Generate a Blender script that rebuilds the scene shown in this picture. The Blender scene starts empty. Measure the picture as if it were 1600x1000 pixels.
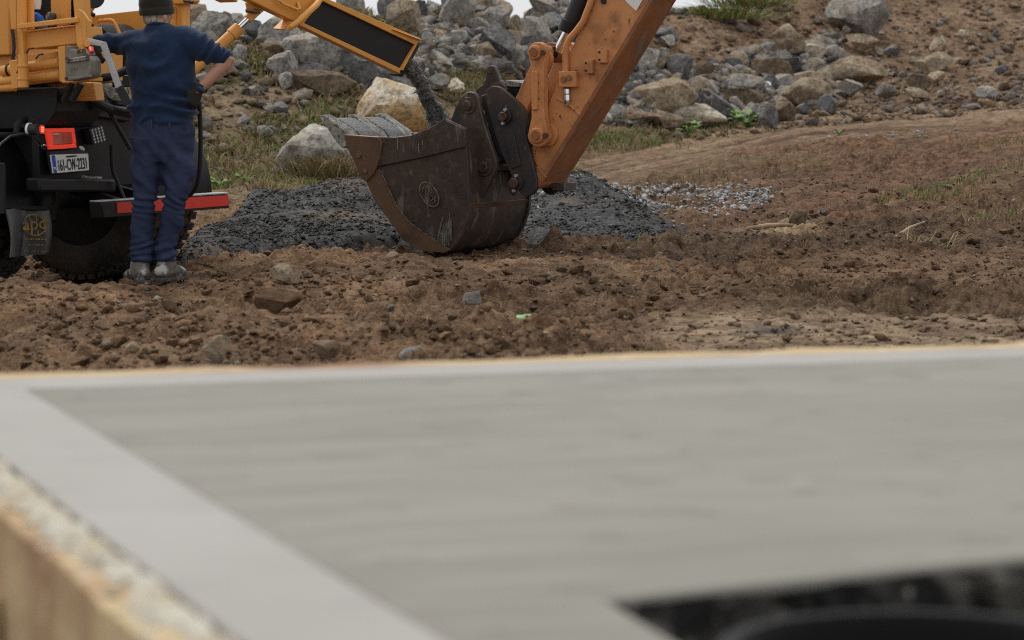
import bpy, bmesh, math, random
import numpy as np
from mathutils import Vector, Matrix
random.seed(7); RNG = np.random.default_rng(7)
sc = bpy.context.scene
COL = sc.collection

# ------------------------------------------------------------------ camera, sky, sun, exposure
F = 105.0 / 36.0 * 1600.0            # focal length in photograph pixels
CAMZ = 1.3
PITCH = math.atan(385.0 / F)
cam_data = bpy.data.cameras.new('camera'); cam = bpy.data.objects.new('camera', cam_data); COL.objects.link(cam)
cam.location = (0, 0, CAMZ); cam.rotation_euler = (math.pi / 2 - PITCH, 0, 0)
cam_data.lens = 105; cam_data.sensor_width = 36; cam_data.clip_start = 0.1; cam_data.clip_end = 6000
cam_data.dof.use_dof = True; cam_data.dof.focus_distance = 22.5; cam_data.dof.aperture_fstop = 3.9
sc.camera = cam
SUN_EL, SUN_AZ = 58.0, -35.0         # high overcast sun, behind the bank and to the left
world = bpy.data.worlds.new('World'); sc.world = world; world.use_nodes = True
wn = world.node_tree; wn.nodes.clear()
sky = wn.nodes.new('ShaderNodeTexSky'); sky.sky_type = 'NISHITA'; sky.sun_disc = False
sky.sun_elevation = math.radians(SUN_EL); sky.sun_rotation = math.radians(SUN_AZ)
sky.air_density = 1.0; sky.dust_density = 4.0
hs = wn.nodes.new('ShaderNodeHueSaturation'); hs.inputs['Saturation'].default_value = 0.22
mx = wn.nodes.new('ShaderNodeMix'); mx.data_type = 'RGBA'; mx.inputs[0].default_value = 0.72
mx.inputs[7].default_value = (8.5, 8.65, 8.9, 1)     # even cloud cover
bg = wn.nodes.new('ShaderNodeBackground'); bg.inputs['Strength'].default_value = 0.102
wo = wn.nodes.new('ShaderNodeOutputWorld')
wn.links.new(sky.outputs[0], hs.inputs['Color']); wn.links.new(hs.outputs[0], mx.inputs[6])
wn.links.new(mx.outputs[2], bg.inputs['Color']); wn.links.new(bg.outputs[0], wo.inputs[0])
sl = bpy.data.lights.new('sun', 'SUN'); so = bpy.data.objects.new('sun', sl); COL.objects.link(so)
sl.energy = 1.4; sl.angle = math.radians(12); sl.color = (1.0, 0.97, 0.92)
_el, _az = math.radians(SUN_EL), math.radians(SUN_AZ)
so.rotation_euler = Vector((math.sin(_az) * math.cos(_el), math.cos(_az) * math.cos(_el), math.sin(_el))).to_track_quat('Z', 'Y').to_euler()
sc.view_settings.view_transform = 'Standard'; sc.view_settings.look = 'None'
sc.view_settings.exposure = 0.2; sc.view_settings.gamma = 1.0; sc.view_settings.use_curve_mapping = False
sc.render.engine = 'CYCLES'
try:
    sc.cycles.use_denoising = False
    sc.cycles.use_adaptive_sampling = False; sc.cycles.sample_clamp_indirect = 2.0; sc.cycles.sample_clamp_direct = 6.0
    sc.cycles.filter_width = 1.05; sc.cycles.max_bounces = 5; sc.cycles.diffuse_bounces = 3; sc.cycles.glossy_bounces = 3
except Exception: pass

# ------------------------------------------------------------------ measuring helpers (photograph pixel -> place)
_c, _s = math.cos(PITCH), math.sin(PITCH)
def ray(u, v):
    xc, yc = (u - 800) / F, (500 - v) / F
    return Vector((xc, _c + yc * _s, -_s + yc * _c))
CP = Vector((0, 0, CAMZ))
def P(u, v, Y):
    d = ray(u, v); return CP + d * (Y / d.y)
def PL(u, v, o, n):
    d = ray(u, v); return CP + d * ((Vector(o) - CP).dot(n) / d.dot(n))
def G(u, v, z):
    d = ray(u, v); return CP + d * ((z - CAMZ) / d.z)
def V3(*a): return Vector(a)

# ------------------------------------------------------------------ object helpers
def tag(o, label=None, cat=None, group=None, kind=None):
    if label: o['label'] = label
    if cat: o['category'] = cat
    if group: o['group'] = group
    if kind: o['kind'] = kind
    return o
def empty(name, loc, label, cat, group=None):
    o = bpy.data.objects.new(name, None); COL.objects.link(o); o.location = loc
    o.empty_display_size = 0.2
    return tag(o, label, cat, group)
def rootloc(p):
    while p is not None and p.parent is not None: p = p.parent
    return Vector(p.location) if p is not None else Vector((0, 0, 0))
def finish(me, name, mat, parent=None, smooth=35, bevel=0, loc=None):
    o = bpy.data.objects.new(name, me); COL.objects.link(o)
    if mat: me.materials.append(mat)
    if smooth:
        me.polygons.foreach_set('use_smooth', np.ones(len(me.polygons), dtype=bool))
        if smooth < 180: me.set_sharp_from_angle(angle=math.radians(smooth))
    if bevel:
        b = o.modifiers.new('bevel', 'BEVEL'); b.width = bevel; b.segments = 2; b.limit_method = 'ANGLE'; b.angle_limit = math.radians(40)
    if parent is not None: o.parent = parent
    if loc is not None: o.location = loc
    return o
class MB:
    def __init__(s): s.v = []; s.f = []
    def add(s, vs, fs):
        n = len(s.v); s.v += [Vector(p) for p in vs]; s.f += [[i + n for i in f] for f in fs]; return s
    def prism(s, poly, dv):
        n = len(poly); dv = Vector(dv)
        nn = Vector((0, 0, 0))
        for i in range(n):
            nn += (Vector(poly[i]) - Vector(poly[0])).cross(Vector(poly[(i + 1) % n]) - Vector(poly[0]))
        if nn.dot(dv) > 0: poly = list(poly)[::-1]
        a = [Vector(p) for p in poly]; b = [p + dv for p in a]
        fs = [list(range(n)), list(range(2 * n - 1, n - 1, -1))]
        for i in range(n):
            j = (i + 1) % n; fs.append([j, i, n + i, n + j])
        return s.add(a + b, fs)
    def box(s, c, hx, hy, hz):
        c = Vector(c); hx, hy, hz = Vector(hx), Vector(hy), Vector(hz)
        return s.prism([c - hx - hy - hz, c + hx - hy - hz, c + hx + hy - hz, c - hx + hy - hz], hz * 2)
    def bar(s, p0, p1, w, h, up=(0, 0, 1)):
        p0, p1 = Vector(p0), Vector(p1); d = (p1 - p0).normalized(); up = Vector(up)
        x = d.cross(up).normalized(); y = x.cross(d)
        x *= w / 2; y *= h / 2
        return s.prism([p0 - x - y, p0 + x - y, p0 + x + y, p0 - x + y], p1 - p0)
    def rings(s, rs, cap=True):
        n = len(rs[0]); k = len(s.v)
        for r in rs: s.v += [Vector(p) for p in r]
        for i in range(len(rs) - 1):
            for j in range(n):
                a = k + i * n + j; b = k + i * n + (j + 1) % n
                s.f.append([a, b, b + n, a + n])
        if cap:
            s.f.append([k + j for j in range(n)][::-1]); s.f.append([k + (len(rs) - 1) * n + j for j in range(n)])
        return s
    def cyl(s, p0, p1, r0, r1=None, n=20):
        r1 = r0 if r1 is None else r1
        p0, p1 = Vector(p0), Vector(p1); d = (p1 - p0).normalized(); x = d.orthogonal().normalized(); y = d.cross(x)
        cs = [(math.cos(2 * math.pi * i / n), math.sin(2 * math.pi * i / n)) for i in range(n)]
        return s.rings([[p0 + (x * a + y * b) * r0 for a, b in cs], [p1 + (x * a + y * b) * r1 for a, b in cs]])
    def lathe(s, prof, o, axis, n=32, cap=True, phase=0):
        o = Vector(o); d = Vector(axis).normalized(); x = d.orthogonal().normalized(); y = d.cross(x)
        cs = [(math.cos(2 * math.pi * i / n + phase), math.sin(2 * math.pi * i / n + phase)) for i in range(n)]
        return s.rings([[o + d * h + (x * a + y * b) * r for a, b in cs] for r, h in prof], cap)
    def tube(s, pts, r, n=8):
        pts = [Vector(p) for p in pts]; rs = r if isinstance(r, (list, tuple)) else [r] * len(pts)
        x = None; rr = []
        for i, p in enumerate(pts):
            d = (pts[min(i + 1, len(pts) - 1)] - pts[max(i - 1, 0)]).normalized()
            if x is None: x = d.orthogonal().normalized()
            x = (x - d * x.dot(d)).normalized(); y = d.cross(x)
            rr.append([p + (x * math.cos(2 * math.pi * j / n) + y * math.sin(2 * math.pi * j / n)) * rs[i] for j in range(n)])
        return s.rings(rr)
    def limb(s, pts, side=(1, 0, 0), n=18):
        """pts: (centre, r_side, r_other); elliptical rings, first axis kept near `side`"""
        ps = [Vector(p[0]) for p in pts]; side = Vector(side); rr = []
        for i, p in enumerate(pts):
            d = (ps[min(i + 1, len(ps) - 1)] - ps[max(i - 1, 0)]).normalized()
            x = side - d * side.dot(d)
            x = x.normalized() if x.length > 1e-3 else d.orthogonal().normalized()
            y = d.cross(x)
            rr.append([ps[i] + x * math.cos(2 * math.pi * j / n) * p[1] + y * math.sin(2 * math.pi * j / n) * p[2] for j in range(n)])
        return s.rings(rr)
    def ell(s, c, rx, ry, rz, n=20, m=12, rot=None):
        c = Vector(c); rr = []
        for i in range(m + 1):
            t = math.pi * (i + 0.02) / (m + 0.04) - math.pi / 2
            ring = []
            for j in range(n):
                a = 2 * math.pi * j / n
                q = Vector((rx * math.cos(t) * math.cos(a), ry * math.cos(t) * math.sin(a), rz * math.sin(t)))
                if rot: q = rot @ q
                ring.append(c + q)
            rr.append(ring)
        return s.rings(rr)
    def mesh(s, off=(0, 0, 0), name='m'):
        me = bpy.data.meshes.new(name); off = Vector(off)
        me.from_pydata([p - off for p in s.v], [], s.f); me.update(); return me
    def build(s, name, mat, parent=None, smooth=35, bevel=0):
        off = rootloc(parent) if parent is not None else Vector((0, 0, 0))
        me = s.mesh(off, name)
        bm = bmesh.new(); bm.from_mesh(me); bmesh.ops.recalc_face_normals(bm, faces=bm.faces); bm.to_mesh(me); bm.free()
        return finish(me, name, mat, parent, smooth, bevel)
    def thing(s, name, mat, label, cat, group=None, smooth=35, bevel=0, kind=None):
        """one-mesh thing with its origin at its base"""
        z = min(p.z for p in s.v); cx = sum(p.x for p in s.v) / len(s.v); cy = sum(p.y for p in s.v) / len(s.v)
        off = Vector((cx, cy, z)); me = s.mesh(off, name)
        bm = bmesh.new(); bm.from_mesh(me); bmesh.ops.recalc_face_normals(bm, faces=bm.faces); bm.to_mesh(me); bm.free()
        o = finish(me, name, mat, None, smooth, bevel, off)
        return tag(o, label, cat, group, kind)
def remesh(mb, voxel, name, mat, parent, deform=None, smooth_it=4, fac=0.5):
    me = mb.mesh((0, 0, 0), 'tmp')
    bm = bmesh.new(); bm.from_mesh(me); bmesh.ops.recalc_face_normals(bm, faces=bm.faces); bm.to_mesh(me); bm.free()
    o = bpy.data.objects.new('tmp', me); COL.objects.link(o)
    r = o.modifiers.new('r', 'REMESH'); r.mode = 'VOXEL'; r.voxel_size = voxel
    if smooth_it:
        q = o.modifiers.new('s', 'SMOOTH'); q.factor = fac; q.iterations = smooth_it
    dg = bpy.context.evaluated_depsgraph_get()
    out = bpy.data.meshes.new_from_object(o.evaluated_get(dg)); out.name = name
    bpy.data.objects.remove(o); bpy.data.meshes.remove(me)
    n = len(out.vertices); co = np.empty(n * 3, np.float32); out.vertices.foreach_get('co', co); co = co.reshape(-1, 3).astype(float)
    if deform is not None:
        no = np.empty(n * 3, np.float32); out.vertices.foreach_get('normal', no); no = no.reshape(-1, 3).astype(float)
        co = deform(co, no)
    co -= np.array(rootloc(parent))
    out.vertices.foreach_set('co', co.astype(np.float32).ravel()); out.update()
    out.materials.clear()
    return finish(out, name, mat, parent, 180)
def arrays_mesh(name, Vv, Ff):
    me = bpy.data.meshes.new(name); Vv = np.asarray(Vv, np.float32); Ff = np.asarray(Ff, np.int32); k = Ff.shape[1]
    me.vertices.add(len(Vv)); me.vertices.foreach_set('co', Vv.ravel())
    me.loops.add(Ff.size); me.loops.foreach_set('vertex_index', Ff.ravel())
    me.polygons.add(len(Ff)); me.polygons.foreach_set('loop_start', np.arange(0, Ff.size, k, dtype=np.int32))
    me.polygons.foreach_set('loop_total', np.full(len(Ff), k, np.int32))
    me.update(calc_edges=True); return me
def set_color(me, name, rgb):
    at = me.color_attributes.new(name, 'FLOAT_COLOR', 'POINT')
    c = np.ones((len(me.vertices), 4), np.float32); c[:, :3] = rgb; at.data.foreach_set('color', c.ravel())

# ------------------------------------------------------------------ numpy noise
def _h(ix, iy, seed):
    n = (ix.astype(np.int64) * 374761393 + iy.astype(np.int64) * 668265263 + seed * 974634721) & 0xFFFFFFFF
    n = ((n ^ (n >> 13)) * 1274126177) & 0xFFFFFFFF
    n = ((n ^ (n >> 16)) * 2246822519) & 0xFFFFFFFF
    return ((n ^ (n >> 15)) & 0xFFFFFF) / float(0x1000000)
def vn(x, y, seed=0):
    x = np.asarray(x, float); y = np.asarray(y, float)
    ix = np.floor(x); iy = np.floor(y); fx = x - ix; fy = y - iy
    fx = fx * fx * fx * (fx * (fx * 6 - 15) + 10); fy = fy * fy * fy * (fy * (fy * 6 - 15) + 10)
    a = _h(ix, iy, seed); b = _h(ix + 1, iy, seed); c = _h(ix, iy + 1, seed); d = _h(ix + 1, iy + 1, seed)
    return (a + (b - a) * fx) * (1 - fy) + (c + (d - c) * fx) * fy
def fbm(x, y, oct=4, seed=0, gain=0.5):
    s = 0; a = 1; t = 0
    for i in range(oct):
        s = s + a * vn(x * 2.03 ** i + 17.3 * i, y * 2.03 ** i - 9.1 * i, seed + i); t += a; a *= gain
    return s / t
def clods(x, y, size, seed, dens=0.7, flat=0.55):
    """height of rounded lumps lying on a surface"""
    X = x / size; Y = y / size; ix = np.floor(X); iy = np.floor(Y); best = np.zeros_like(X)
    for dx in (-1, 0, 1):
        for dy in (-1, 0, 1):
            cx = ix + dx; cy = iy + dy
            ok = _h(cx, cy, seed + 5) < dens
            px = cx + 0.15 + 0.7 * _h(cx, cy, seed); py = cy + 0.15 + 0.7 * _h(cx, cy, seed + 1)
            r = 0.25 + 0.5 * _h(cx, cy, seed + 2) ** 1.5
            ang = _h(cx, cy, seed + 3) * 3.14; st = 0.65 + 0.5 * _h(cx, cy, seed + 4)
            ddx = X - px; ddy = Y - py
            e1 = (ddx * np.cos(ang) + ddy * np.sin(ang)) * st; e2 = (-ddx * np.sin(ang) + ddy * np.cos(ang)) / st
            q = np.clip(1 - (e1 * e1 + e2 * e2) / (r * r), 0, 1)
            best = np.maximum(best, np.where(ok, r * q ** 0.5 * flat, 0))
    return best * size
def sstep(a, b, x):
    t = np.clip((x - a) / (b - a), 0, 1); return t * t * (3 - 2 * t)

# ------------------------------------------------------------------ materials
def mat(name, base, rough=0.6, metal=0.0, layers=(), bump=None, attr=None, spec=0.4, coords='Object', emit=None, edge=None, rvar=None, sheen=0):
    m = bpy.data.materials.new(name); m.use_nodes = True; nt = m.node_tree; N = nt.nodes; L = nt.links
    b = N['Principled BSDF']; b.inputs['Roughness'].default_value = rough; b.inputs['Metallic'].default_value = metal
    b.inputs['Specular IOR Level'].default_value = spec
    if sheen: b.inputs['Sheen Weight'].default_value = sheen
    tc = N.new('ShaderNodeTexCoord'); vec = tc.outputs[coords]
    if attr:
        a = N.new('ShaderNodeAttribute'); a.attribute_name = attr; col = a.outputs['Color']
    else:
        a = N.new('ShaderNodeRGB'); a.outputs[0].default_value = (*base, 1); col = a.outputs[0]
    def noise(scale, detail=5, stretch=None, rg=0.55, off=0):
        n = N.new('ShaderNodeTexNoise'); n.inputs['Scale'].default_value = scale; n.inputs['Detail'].default_value = detail
        n.inputs['Roughness'].default_value = rg
        mp = N.new('ShaderNodeMapping'); mp.inputs['Location'].default_value = (off, off * .7, off * 1.3)
        if stretch: mp.inputs['Scale'].default_value = stretch
        L.new(vec, mp.inputs[0]); L.new(mp.outputs[0], n.inputs['Vector'])
        return n.outputs['Fac']
    for i, ly in enumerate(layers):
        scale, lo, hi, colr = ly[:4]; opt = ly[4] if len(ly) > 4 else {}
        f = noise(scale, opt.get('detail', 5), opt.get('stretch'), opt.get('rg', 0.55), 3.7 * i + 1)
        mr = N.new('ShaderNodeMapRange'); mr.inputs[1].default_value = lo; mr.inputs[2].default_value = hi
        mr.inputs[4].default_value = opt.get('max', 1.0)
        L.new(f, mr.inputs[0]); mk = mr.outputs[0]
        if opt.get('up'):           # dust settles on faces that look up
            g = N.new('ShaderNodeNewGeometry'); sp = N.new('ShaderNodeSeparateXYZ'); L.new(g.outputs['Normal'], sp.inputs[0])
            m2 = N.new('ShaderNodeMapRange'); m2.inputs[1].default_value = opt['up'][0]; m2.inputs[2].default_value = opt['up'][1]
            L.new(sp.outputs[2], m2.inputs[0]); mm = N.new('ShaderNodeMath'); mm.operation = 'MULTIPLY'
            L.new(mk, mm.inputs[0]); L.new(m2.outputs[0], mm.inputs[1]); mk = mm.outputs[0]
        if opt.get('low'):          # mud splashed near the ground, by height in the object
            sp = N.new('ShaderNodeSeparateXYZ'); L.new(tc.outputs['Object'], sp.inputs[0])
            m2 = N.new('ShaderNodeMapRange'); m2.inputs[1].default_value = opt['low'][0]; m2.inputs[2].default_value = opt['low'][1]
            L.new(sp.outputs[2], m2.inputs[0]); mm = N.new('ShaderNodeMath'); mm.operation = 'MULTIPLY'
            L.new(mk, mm.inputs[0]); L.new(m2.outputs[0], mm.inputs[1]); mk = mm.outputs[0]
        x = N.new('ShaderNodeMix'); x.data_type = 'RGBA'; x.blend_type = opt.get('blend', 'MIX')
        L.new(mk, x.inputs[0]); L.new(col, x.inputs[6]); x.inputs[7].default_value = (*colr, 1); col = x.outputs[2]
    if rvar:                         # per-object tint
        oi = N.new('ShaderNodeObjectInfo'); mr = N.new('ShaderNodeMapRange'); mr.inputs[3].default_value = rvar[0]; mr.inputs[4].default_value = rvar[1]
        L.new(oi.outputs['Random'], mr.inputs[0]); x = N.new('ShaderNodeMix'); x.data_type = 'RGBA'; x.blend_type = 'MULTIPLY'; x.inputs[0].default_value = 1
        cc = N.new('ShaderNodeCombineColor'); [L.new(mr.outputs[0], cc.inputs[k]) for k in range(3)]
        L.new(col, x.inputs[6]); L.new(cc.outputs[0], x.inputs[7]); col = x.outputs[2]
    L.new(col, b.inputs['Base Color'])
    if bump:
        h = None; prev = None
        for sc_, st_, *rest in bump:
            bn = N.new('ShaderNodeBump'); bn.inputs['Strength'].default_value = st_; bn.inputs['Distance'].default_value = rest[0] if rest else 0.02
            L.new(noise(sc_, 6, rest[1] if len(rest) > 1 else None, 0.6, sc_ * .37), bn.inputs['Height'])
            if prev is not None: L.new(prev, bn.inputs['Normal'])
            prev = bn.outputs[0]
        L.new(prev, b.inputs['Normal'])
    if emit:
        b.inputs['Emission Color'].default_value = (*emit[0], 1); b.inputs['Emission Strength'].default_value = emit[1]
    return m
BR = (0.16, 0.10, 0.06)
MT = {}
MT['soil'] = mat('soil', (0, 0, 0), 0.95, attr='soil', spec=0.15, layers=[
    (6.5, .46, .58, (.46, .40, .36), {'blend': 'MULTIPLY', 'max': .85, 'rg': .7}), (4.1, .56, .68, (1.35, 1.3, 1.22), {'blend': 'MULTIPLY', 'max': .8}),
    (2.3, .42, .62, (.60, .54, .50), {'blend': 'MULTIPLY', 'max': .5}), (14, .50, .66, (.48, .42, .38), {'blend': 'MULTIPLY', 'max': .7}),
    (38, .50, .64, (.42, .38, .36), {'blend': 'MULTIPLY', 'max': .6}), (70, .56, .70, (.42, .33, .23), {'max': .35}), (110, .66, .71, (.6, .55, .47), {'max': .6})],
    bump=[(22, .6, .04), (60, .8, .02), (150, .6, .008)])
MT['clod'] = mat('clod', (.17, .105, .06), 0.95, spec=0.15, layers=[(3, .4, .6, (.10, .064, .04)), (9, .5, .65, (.24, .155, .09), {'max': .7}), (60, .55, .7, (.30, .22, .14), {'max': .4})], bump=[(40, .6, .02), (120, .5, .01)])
MT['grit'] = mat('grit', (.27, .225, .175), 0.9, spec=0.2, layers=[(1.3, .45, .56, (.13, .088, .055)), (2.9, .55, .62, (.36, .33, .29))], bump=[(60, .4, .01)])
def rockmat(n, base, l2, l3, dust, vein=(.52, .51, .49), vmax=.6, up=(.3, .95), dmax=.8):
    return mat(n, base, 0.88, spec=0.25, rvar=(.78, 1.2), layers=[
        (1.6, .40, .62, l2), (4.5, .5, .68, l3, {'max': .7}),
        (9, .60, .68, vein, {'max': vmax, 'stretch': (1, 1, .45), 'rg': .65}), (26, .62, .70, vein, {'max': vmax * .8}),
        (2.2, .40, .62, dust, {'up': up, 'max': dmax}), (18, .48, .62, (.36, .33, .30), {'blend': 'MULTIPLY', 'max': .7}), (3.1, .50, .62, (.50, .47, .44), {'blend': 'MULTIPLY', 'max': .7, 'rg': .7})],
        bump=[(4, .6, .08), (14, .8, .04), (55, .6, .015)])
MT['rg'] = rockmat('limestone_grey', (.38, .362, .33), (.22, .212, .20), (.50, .46, .39), (.36, .29, .20), vein=(.60, .58, .54))
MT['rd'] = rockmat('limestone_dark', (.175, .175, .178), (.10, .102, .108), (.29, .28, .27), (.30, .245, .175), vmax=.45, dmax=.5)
MT['rt'] = rockmat('stone_tan', (.40, .32, .225), (.28, .21, .135), (.50, .44, .35), (.27, .185, .11), vmax=.4)
MT['ro'] = rockmat('stone_ochre', (.62, .45, .25), (.56, .32, .13), (.70, .58, .40), (.74, .68, .58), vein=(.78, .73, .64), vmax=.5, up=(-.1, .6), dmax=.9)
MT['rb'] = rockmat('stone_brown', (.22, .16, .105), (.16, .11, .07), (.29, .235, .17), (.2, .135, .08), vmax=.25)
MT['rw'] = rockmat('stone_cream', (.60, .52, .40), (.48, .38, .25), (.66, .60, .50), (.62, .57, .48), vmax=.5)
MT['mudc'] = mat('mud_cake', (.085, .078, .06), 0.9, layers=[(20, .45, .6, (.15, .14, .115)), (40, .55, .65, (.05, .042, .034))])
MT['chips'] = mat('black_chippings', (.020, .0195, .019), 0.85, spec=0.3, rvar=None, layers=[(24, .50, .64, (.075, .073, .071)), (9, .57, .68, (.14, .137, .133), {'max': .6}), (1.6, .50, .64, (.052, .047, .042), {'max': .7}), (.9, .58, .68, (.15, .105, .07), {'max': .55}), (60, .62, .70, (.26, .255, .25), {'max': .6})], bump=[(70, .6, .012), (140, .6, .008)])
MT['chips2'] = mat('pale_chippings', (.36, .355, .345), 0.85, layers=[(9, .44, .58, (.15, .15, .152)), (40, .55, .66, (.52, .51, .49))], bump=[(60, .5, .01)])
MT['grass'] = mat('grass_blades', (0, 0, 0), 0.8, attr='col', spec=0.2)
MT['leaf'] = mat('weed_leaf', (.10, .19, .035), 0.6, layers=[(14, .4, .65, (.16, .26, .06))], spec=0.3)
DIRT = (.15, .10, .06)
MT['yel'] = mat('truck_yellow_paint', (.74, .345, .075), 0.45, layers=[(1.7, .45, .75, (.64, .28, .06), {'max': .6}), (7, .60, .74, (.42, .24, .10), {'max': .5}), (45, .66, .73, (.12, .07, .04), {'max': .5}), (3, .5, .7, (.50, .36, .20), {'up': (.4, .9), 'max': .5})], bump=[(30, .08, .005)])
MT['org'] = mat('excavator_orange_paint', (.58, .255, .095), 0.55, layers=[(2.1, .42, .68, (.50, .205, .072)), (6, .52, .70, (.20, .085, .04), {'max': .65}), (22, .63, .69, (.06, .035, .025), {'max': .8}), (60, .67, .72, (.05, .03, .022), {'max': .9}), (5, .58, .70, (.50, .24, .10), {'max': .5})], bump=[(40, .15, .005)])
MT['org2'] = mat('excavator_orange_shaded_worn', (.30, .105, .035), 0.65, layers=[(3, .40, .62, (.17, .085, .05)), (9, .52, .66, (.24, .17, .115), {'max': .6, 'stretch': (1, 1, .5)}), (25, .62, .68, (.05, .03, .022), {'max': .8})], bump=[(30, .25, .008)])  # darker copy of the arm orange: underside shade in the colour, plus grime
MT['rust'] = mat('bucket_worn_steel', (.060, .045, .036), 0.5, metal=0.25, layers=[(2.4, .45, .66, (.088, .060, .043)), (5, .55, .70, (.040, .034, .034)), (18, .55, .66, (.135, .09, .062), {'max': .6}), (10, .60, .66, (.26, .235, .21), {'max': .45, 'stretch': (1, 1, .25)}), (34, .60, .66, (.02, .018, .017), {'max': .7})], bump=[(16, .25, .01), (70, .25, .004)])
MT['rust2'] = mat('bucket_brown_steel', (.135, .078, .044), 0.5, metal=0.25, layers=[(3.5, .45, .65, (.07, .042, .028)), (14, .6, .7, (.17, .10, .06), {'max': .6}), (40, .66, .71, (.3, .25, .2), {'max': .4})], bump=[(20, .2, .008)])
MT['hitch'] = mat('hitch_black_steel', (.032, .032, .034), 0.5, metal=0.2, layers=[(3, .45, .65, (.07, .048, .036)), (15, .58, .68, (.10, .075, .06), {'max': .6}), (11, .66, .70, (.32, .31, .3), {'max': .45, 'stretch': (1, 1, .35)})], bump=[(25, .25, .006)])
MT['cast'] = mat('worn_bright_steel', (.20, .15, .11), 0.5, metal=.3, layers=[(25, .45, .62, (.09, .062, .045))])
MT['pin'] = mat('pin_steel', (.13, .085, .06), 0.4, metal=0.6, layers=[(20, .5, .65, (.06, .045, .038))])
MT['crust'] = mat('concrete_crust', (.27, .262, .235), 0.85, layers=[(9, .45, .6, (.17, .163, .143)), (35, .54, .62, (.06, .055, .048), {'max': .9}), (16, .58, .66, (.40, .39, .36)), (6, .60, .68, (.10, .07, .05), {'max': .7})], bump=[(40, .5, .01)])
MT['wet'] = mat('wet_concrete', (.075, .073, .066), 0.3, layers=[(20, .5, .6, (.028, .028, .026)), (50, .56, .66, (.24, .235, .22), {'max': .8})], bump=[(50, .9, .02)])
MT['blk'] = mat('black_metal', (.007, .007, .0075), 0.5, spec=.3, layers=[(5, .52, .72, (.022, .02, .018), {'max': .6}), (30, .64, .72, (.06, .05, .04), {'max': .3})], bump=[(30, .15, .005)])
MT['rub'] = mat('black_rubber', (.02, .02, .021), 0.6, layers=[(8, .55, .75, (.05, .048, .045), {'max': .5})])
MT['tyre'] = mat('tyre_rubber', (.022, .021, .02), 0.8, layers=[(4, .42, .62, (.055, .042, .03)), (20, .55, .68, (.09, .066, .045), {'max': .5})], bump=[(40, .3, .005)])
MT['lin'] = mat('rubber_lining', (.012, .012, .013), 0.6, layers=[(3, .55, .75, (.03, .028, .027), {'max': .6})])
MT['flap'] = mat('mudflap_rubber', (.05, .05, .052), 0.55, layers=[(7, .50, .66, (.16, .16, .16), {'stretch': (1, 1, .12), 'max': .7}), (14, .58, .68, (.02, .02, .02), {'stretch': (1, 1, .15)})])
MT['alu'] = mat('galvanised_bar', (.52, .53, .54), 0.4, metal=0.55, layers=[(9, .45, .7, (.38, .38, .38)), (40, .62, .7, (.2, .19, .18), {'max': .5})])
MT['chr'] = mat('chrome', (.75, .76, .78), 0.12, metal=1.0)
MT['valve'] = mat('valve_casting', (.22, .20, .165), 0.55, metal=0.3, layers=[(9, .45, .65, (.15, .135, .11)), (30, .6, .7, (.32, .30, .26), {'max': .5})], bump=[(40, .2, .005)])
MT['red'] = mat('red_paint', (.62, .035, .02), 0.45, layers=[(5, .5, .7, (.42, .03, .02), {'max': .6}), (20, .63, .7, (.2, .1, .07), {'max': .5})])
MT['redlens'] = mat('lamp_red_lens', (.80, .05, .03), 0.15, spec=0.6, emit=((1.0, .06, .03), .28))
MT['redlens2'] = mat('lamp_dark_lens', (.30, .05, .035), 0.12, spec=0.7, emit=((1.0, .10, .05), .06), layers=[(9, .45, .6, (.42, .2, .16), {'max': .6})])
MT['redlit'] = mat('lamp_lit', (.9, .2, .15), 0.3, emit=((1.0, .22, .14), 1.1))
MT['wht'] = mat('white_plastic', (.75, .75, .73), 0.4, layers=[(9, .5, .7, (.55, .54, .5), {'max': .6})])
MT['led'] = mat('led_dot', (.55, .55, .55), 0.3)
MT['plate'] = mat('number_plate', (.72, .72, .70), 0.4, layers=[(9, .5, .7, (.52, .50, .45), {'max': .5})])
MT['blue'] = mat('plate_blue', (.01, .06, .42), 0.4)
MT['ink'] = mat('black_ink', (.01, .01, .011), 0.5)
MT['gold'] = mat('gold_print', (.32, .19, .045), 0.6, layers=[(30, .5, .62, (.10, .075, .04), {'max': .8})])
MT['bluegl'] = mat('blue_glove', (.012, .10, .45), 0.55, layers=[(12, .5, .68, (.008, .05, .22))], bump=[(20, .4, .02)])
MT['knit'] = mat('navy_sweater', (.011, .024, .058), 0.95, spec=0.1, sheen=0.2, layers=[(4, .45, .68, (.016, .035, .078), {'max': .8}), (60, .58, .7, (.03, .055, .11), {'max': .5})], bump=[(14, .3, .02), (160, .35, .004)])
MT['jean'] = mat('navy_work_trousers', (.026, .034, .070), 0.9, spec=0.12, layers=[(4, .45, .65, (.042, .056, .108)), (18, .55, .7, (.05, .058, .10), {'max': .4})], bump=[(22, .35, .015, (1, 1, 2.2)), (150, .25, .003)])
MT['seam'] = mat('trouser_seam', (.045, .052, .09), 0.9)
MT['beanie'] = mat('black_beanie', (.022, .021, .017), 0.98, spec=0.1, layers=[(8, .5, .7, (.036, .034, .028))], bump=[(120, .6, .006)], sheen=0.2)
MT['skin'] = mat('skin', (.46, .255, .18), 0.55, layers=[(6, .42, .62, (.40, .19, .13), {'max': .7}), (30, .55, .68, (.50, .31, .23), {'max': .5})], bump=[(60, .15, .004)])
MT['hair'] = mat('grey_hair', (.42, .39, .34), 0.8, layers=[(40, .42, .6, (.22, .20, .17), {'stretch': (1, 1, .25)})], bump=[(90, .9, .008, (1, 1, .2))])
MT['glove'] = mat('black_glove', (.022, .021, .02), 0.85, layers=[(14, .5, .68, (.05, .046, .042))], bump=[(60, .4, .005)])
MT['cuff'] = mat('blue_glove_cuff', (.012, .06, .15), 0.8, bump=[(80, .5, .004)])
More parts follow.
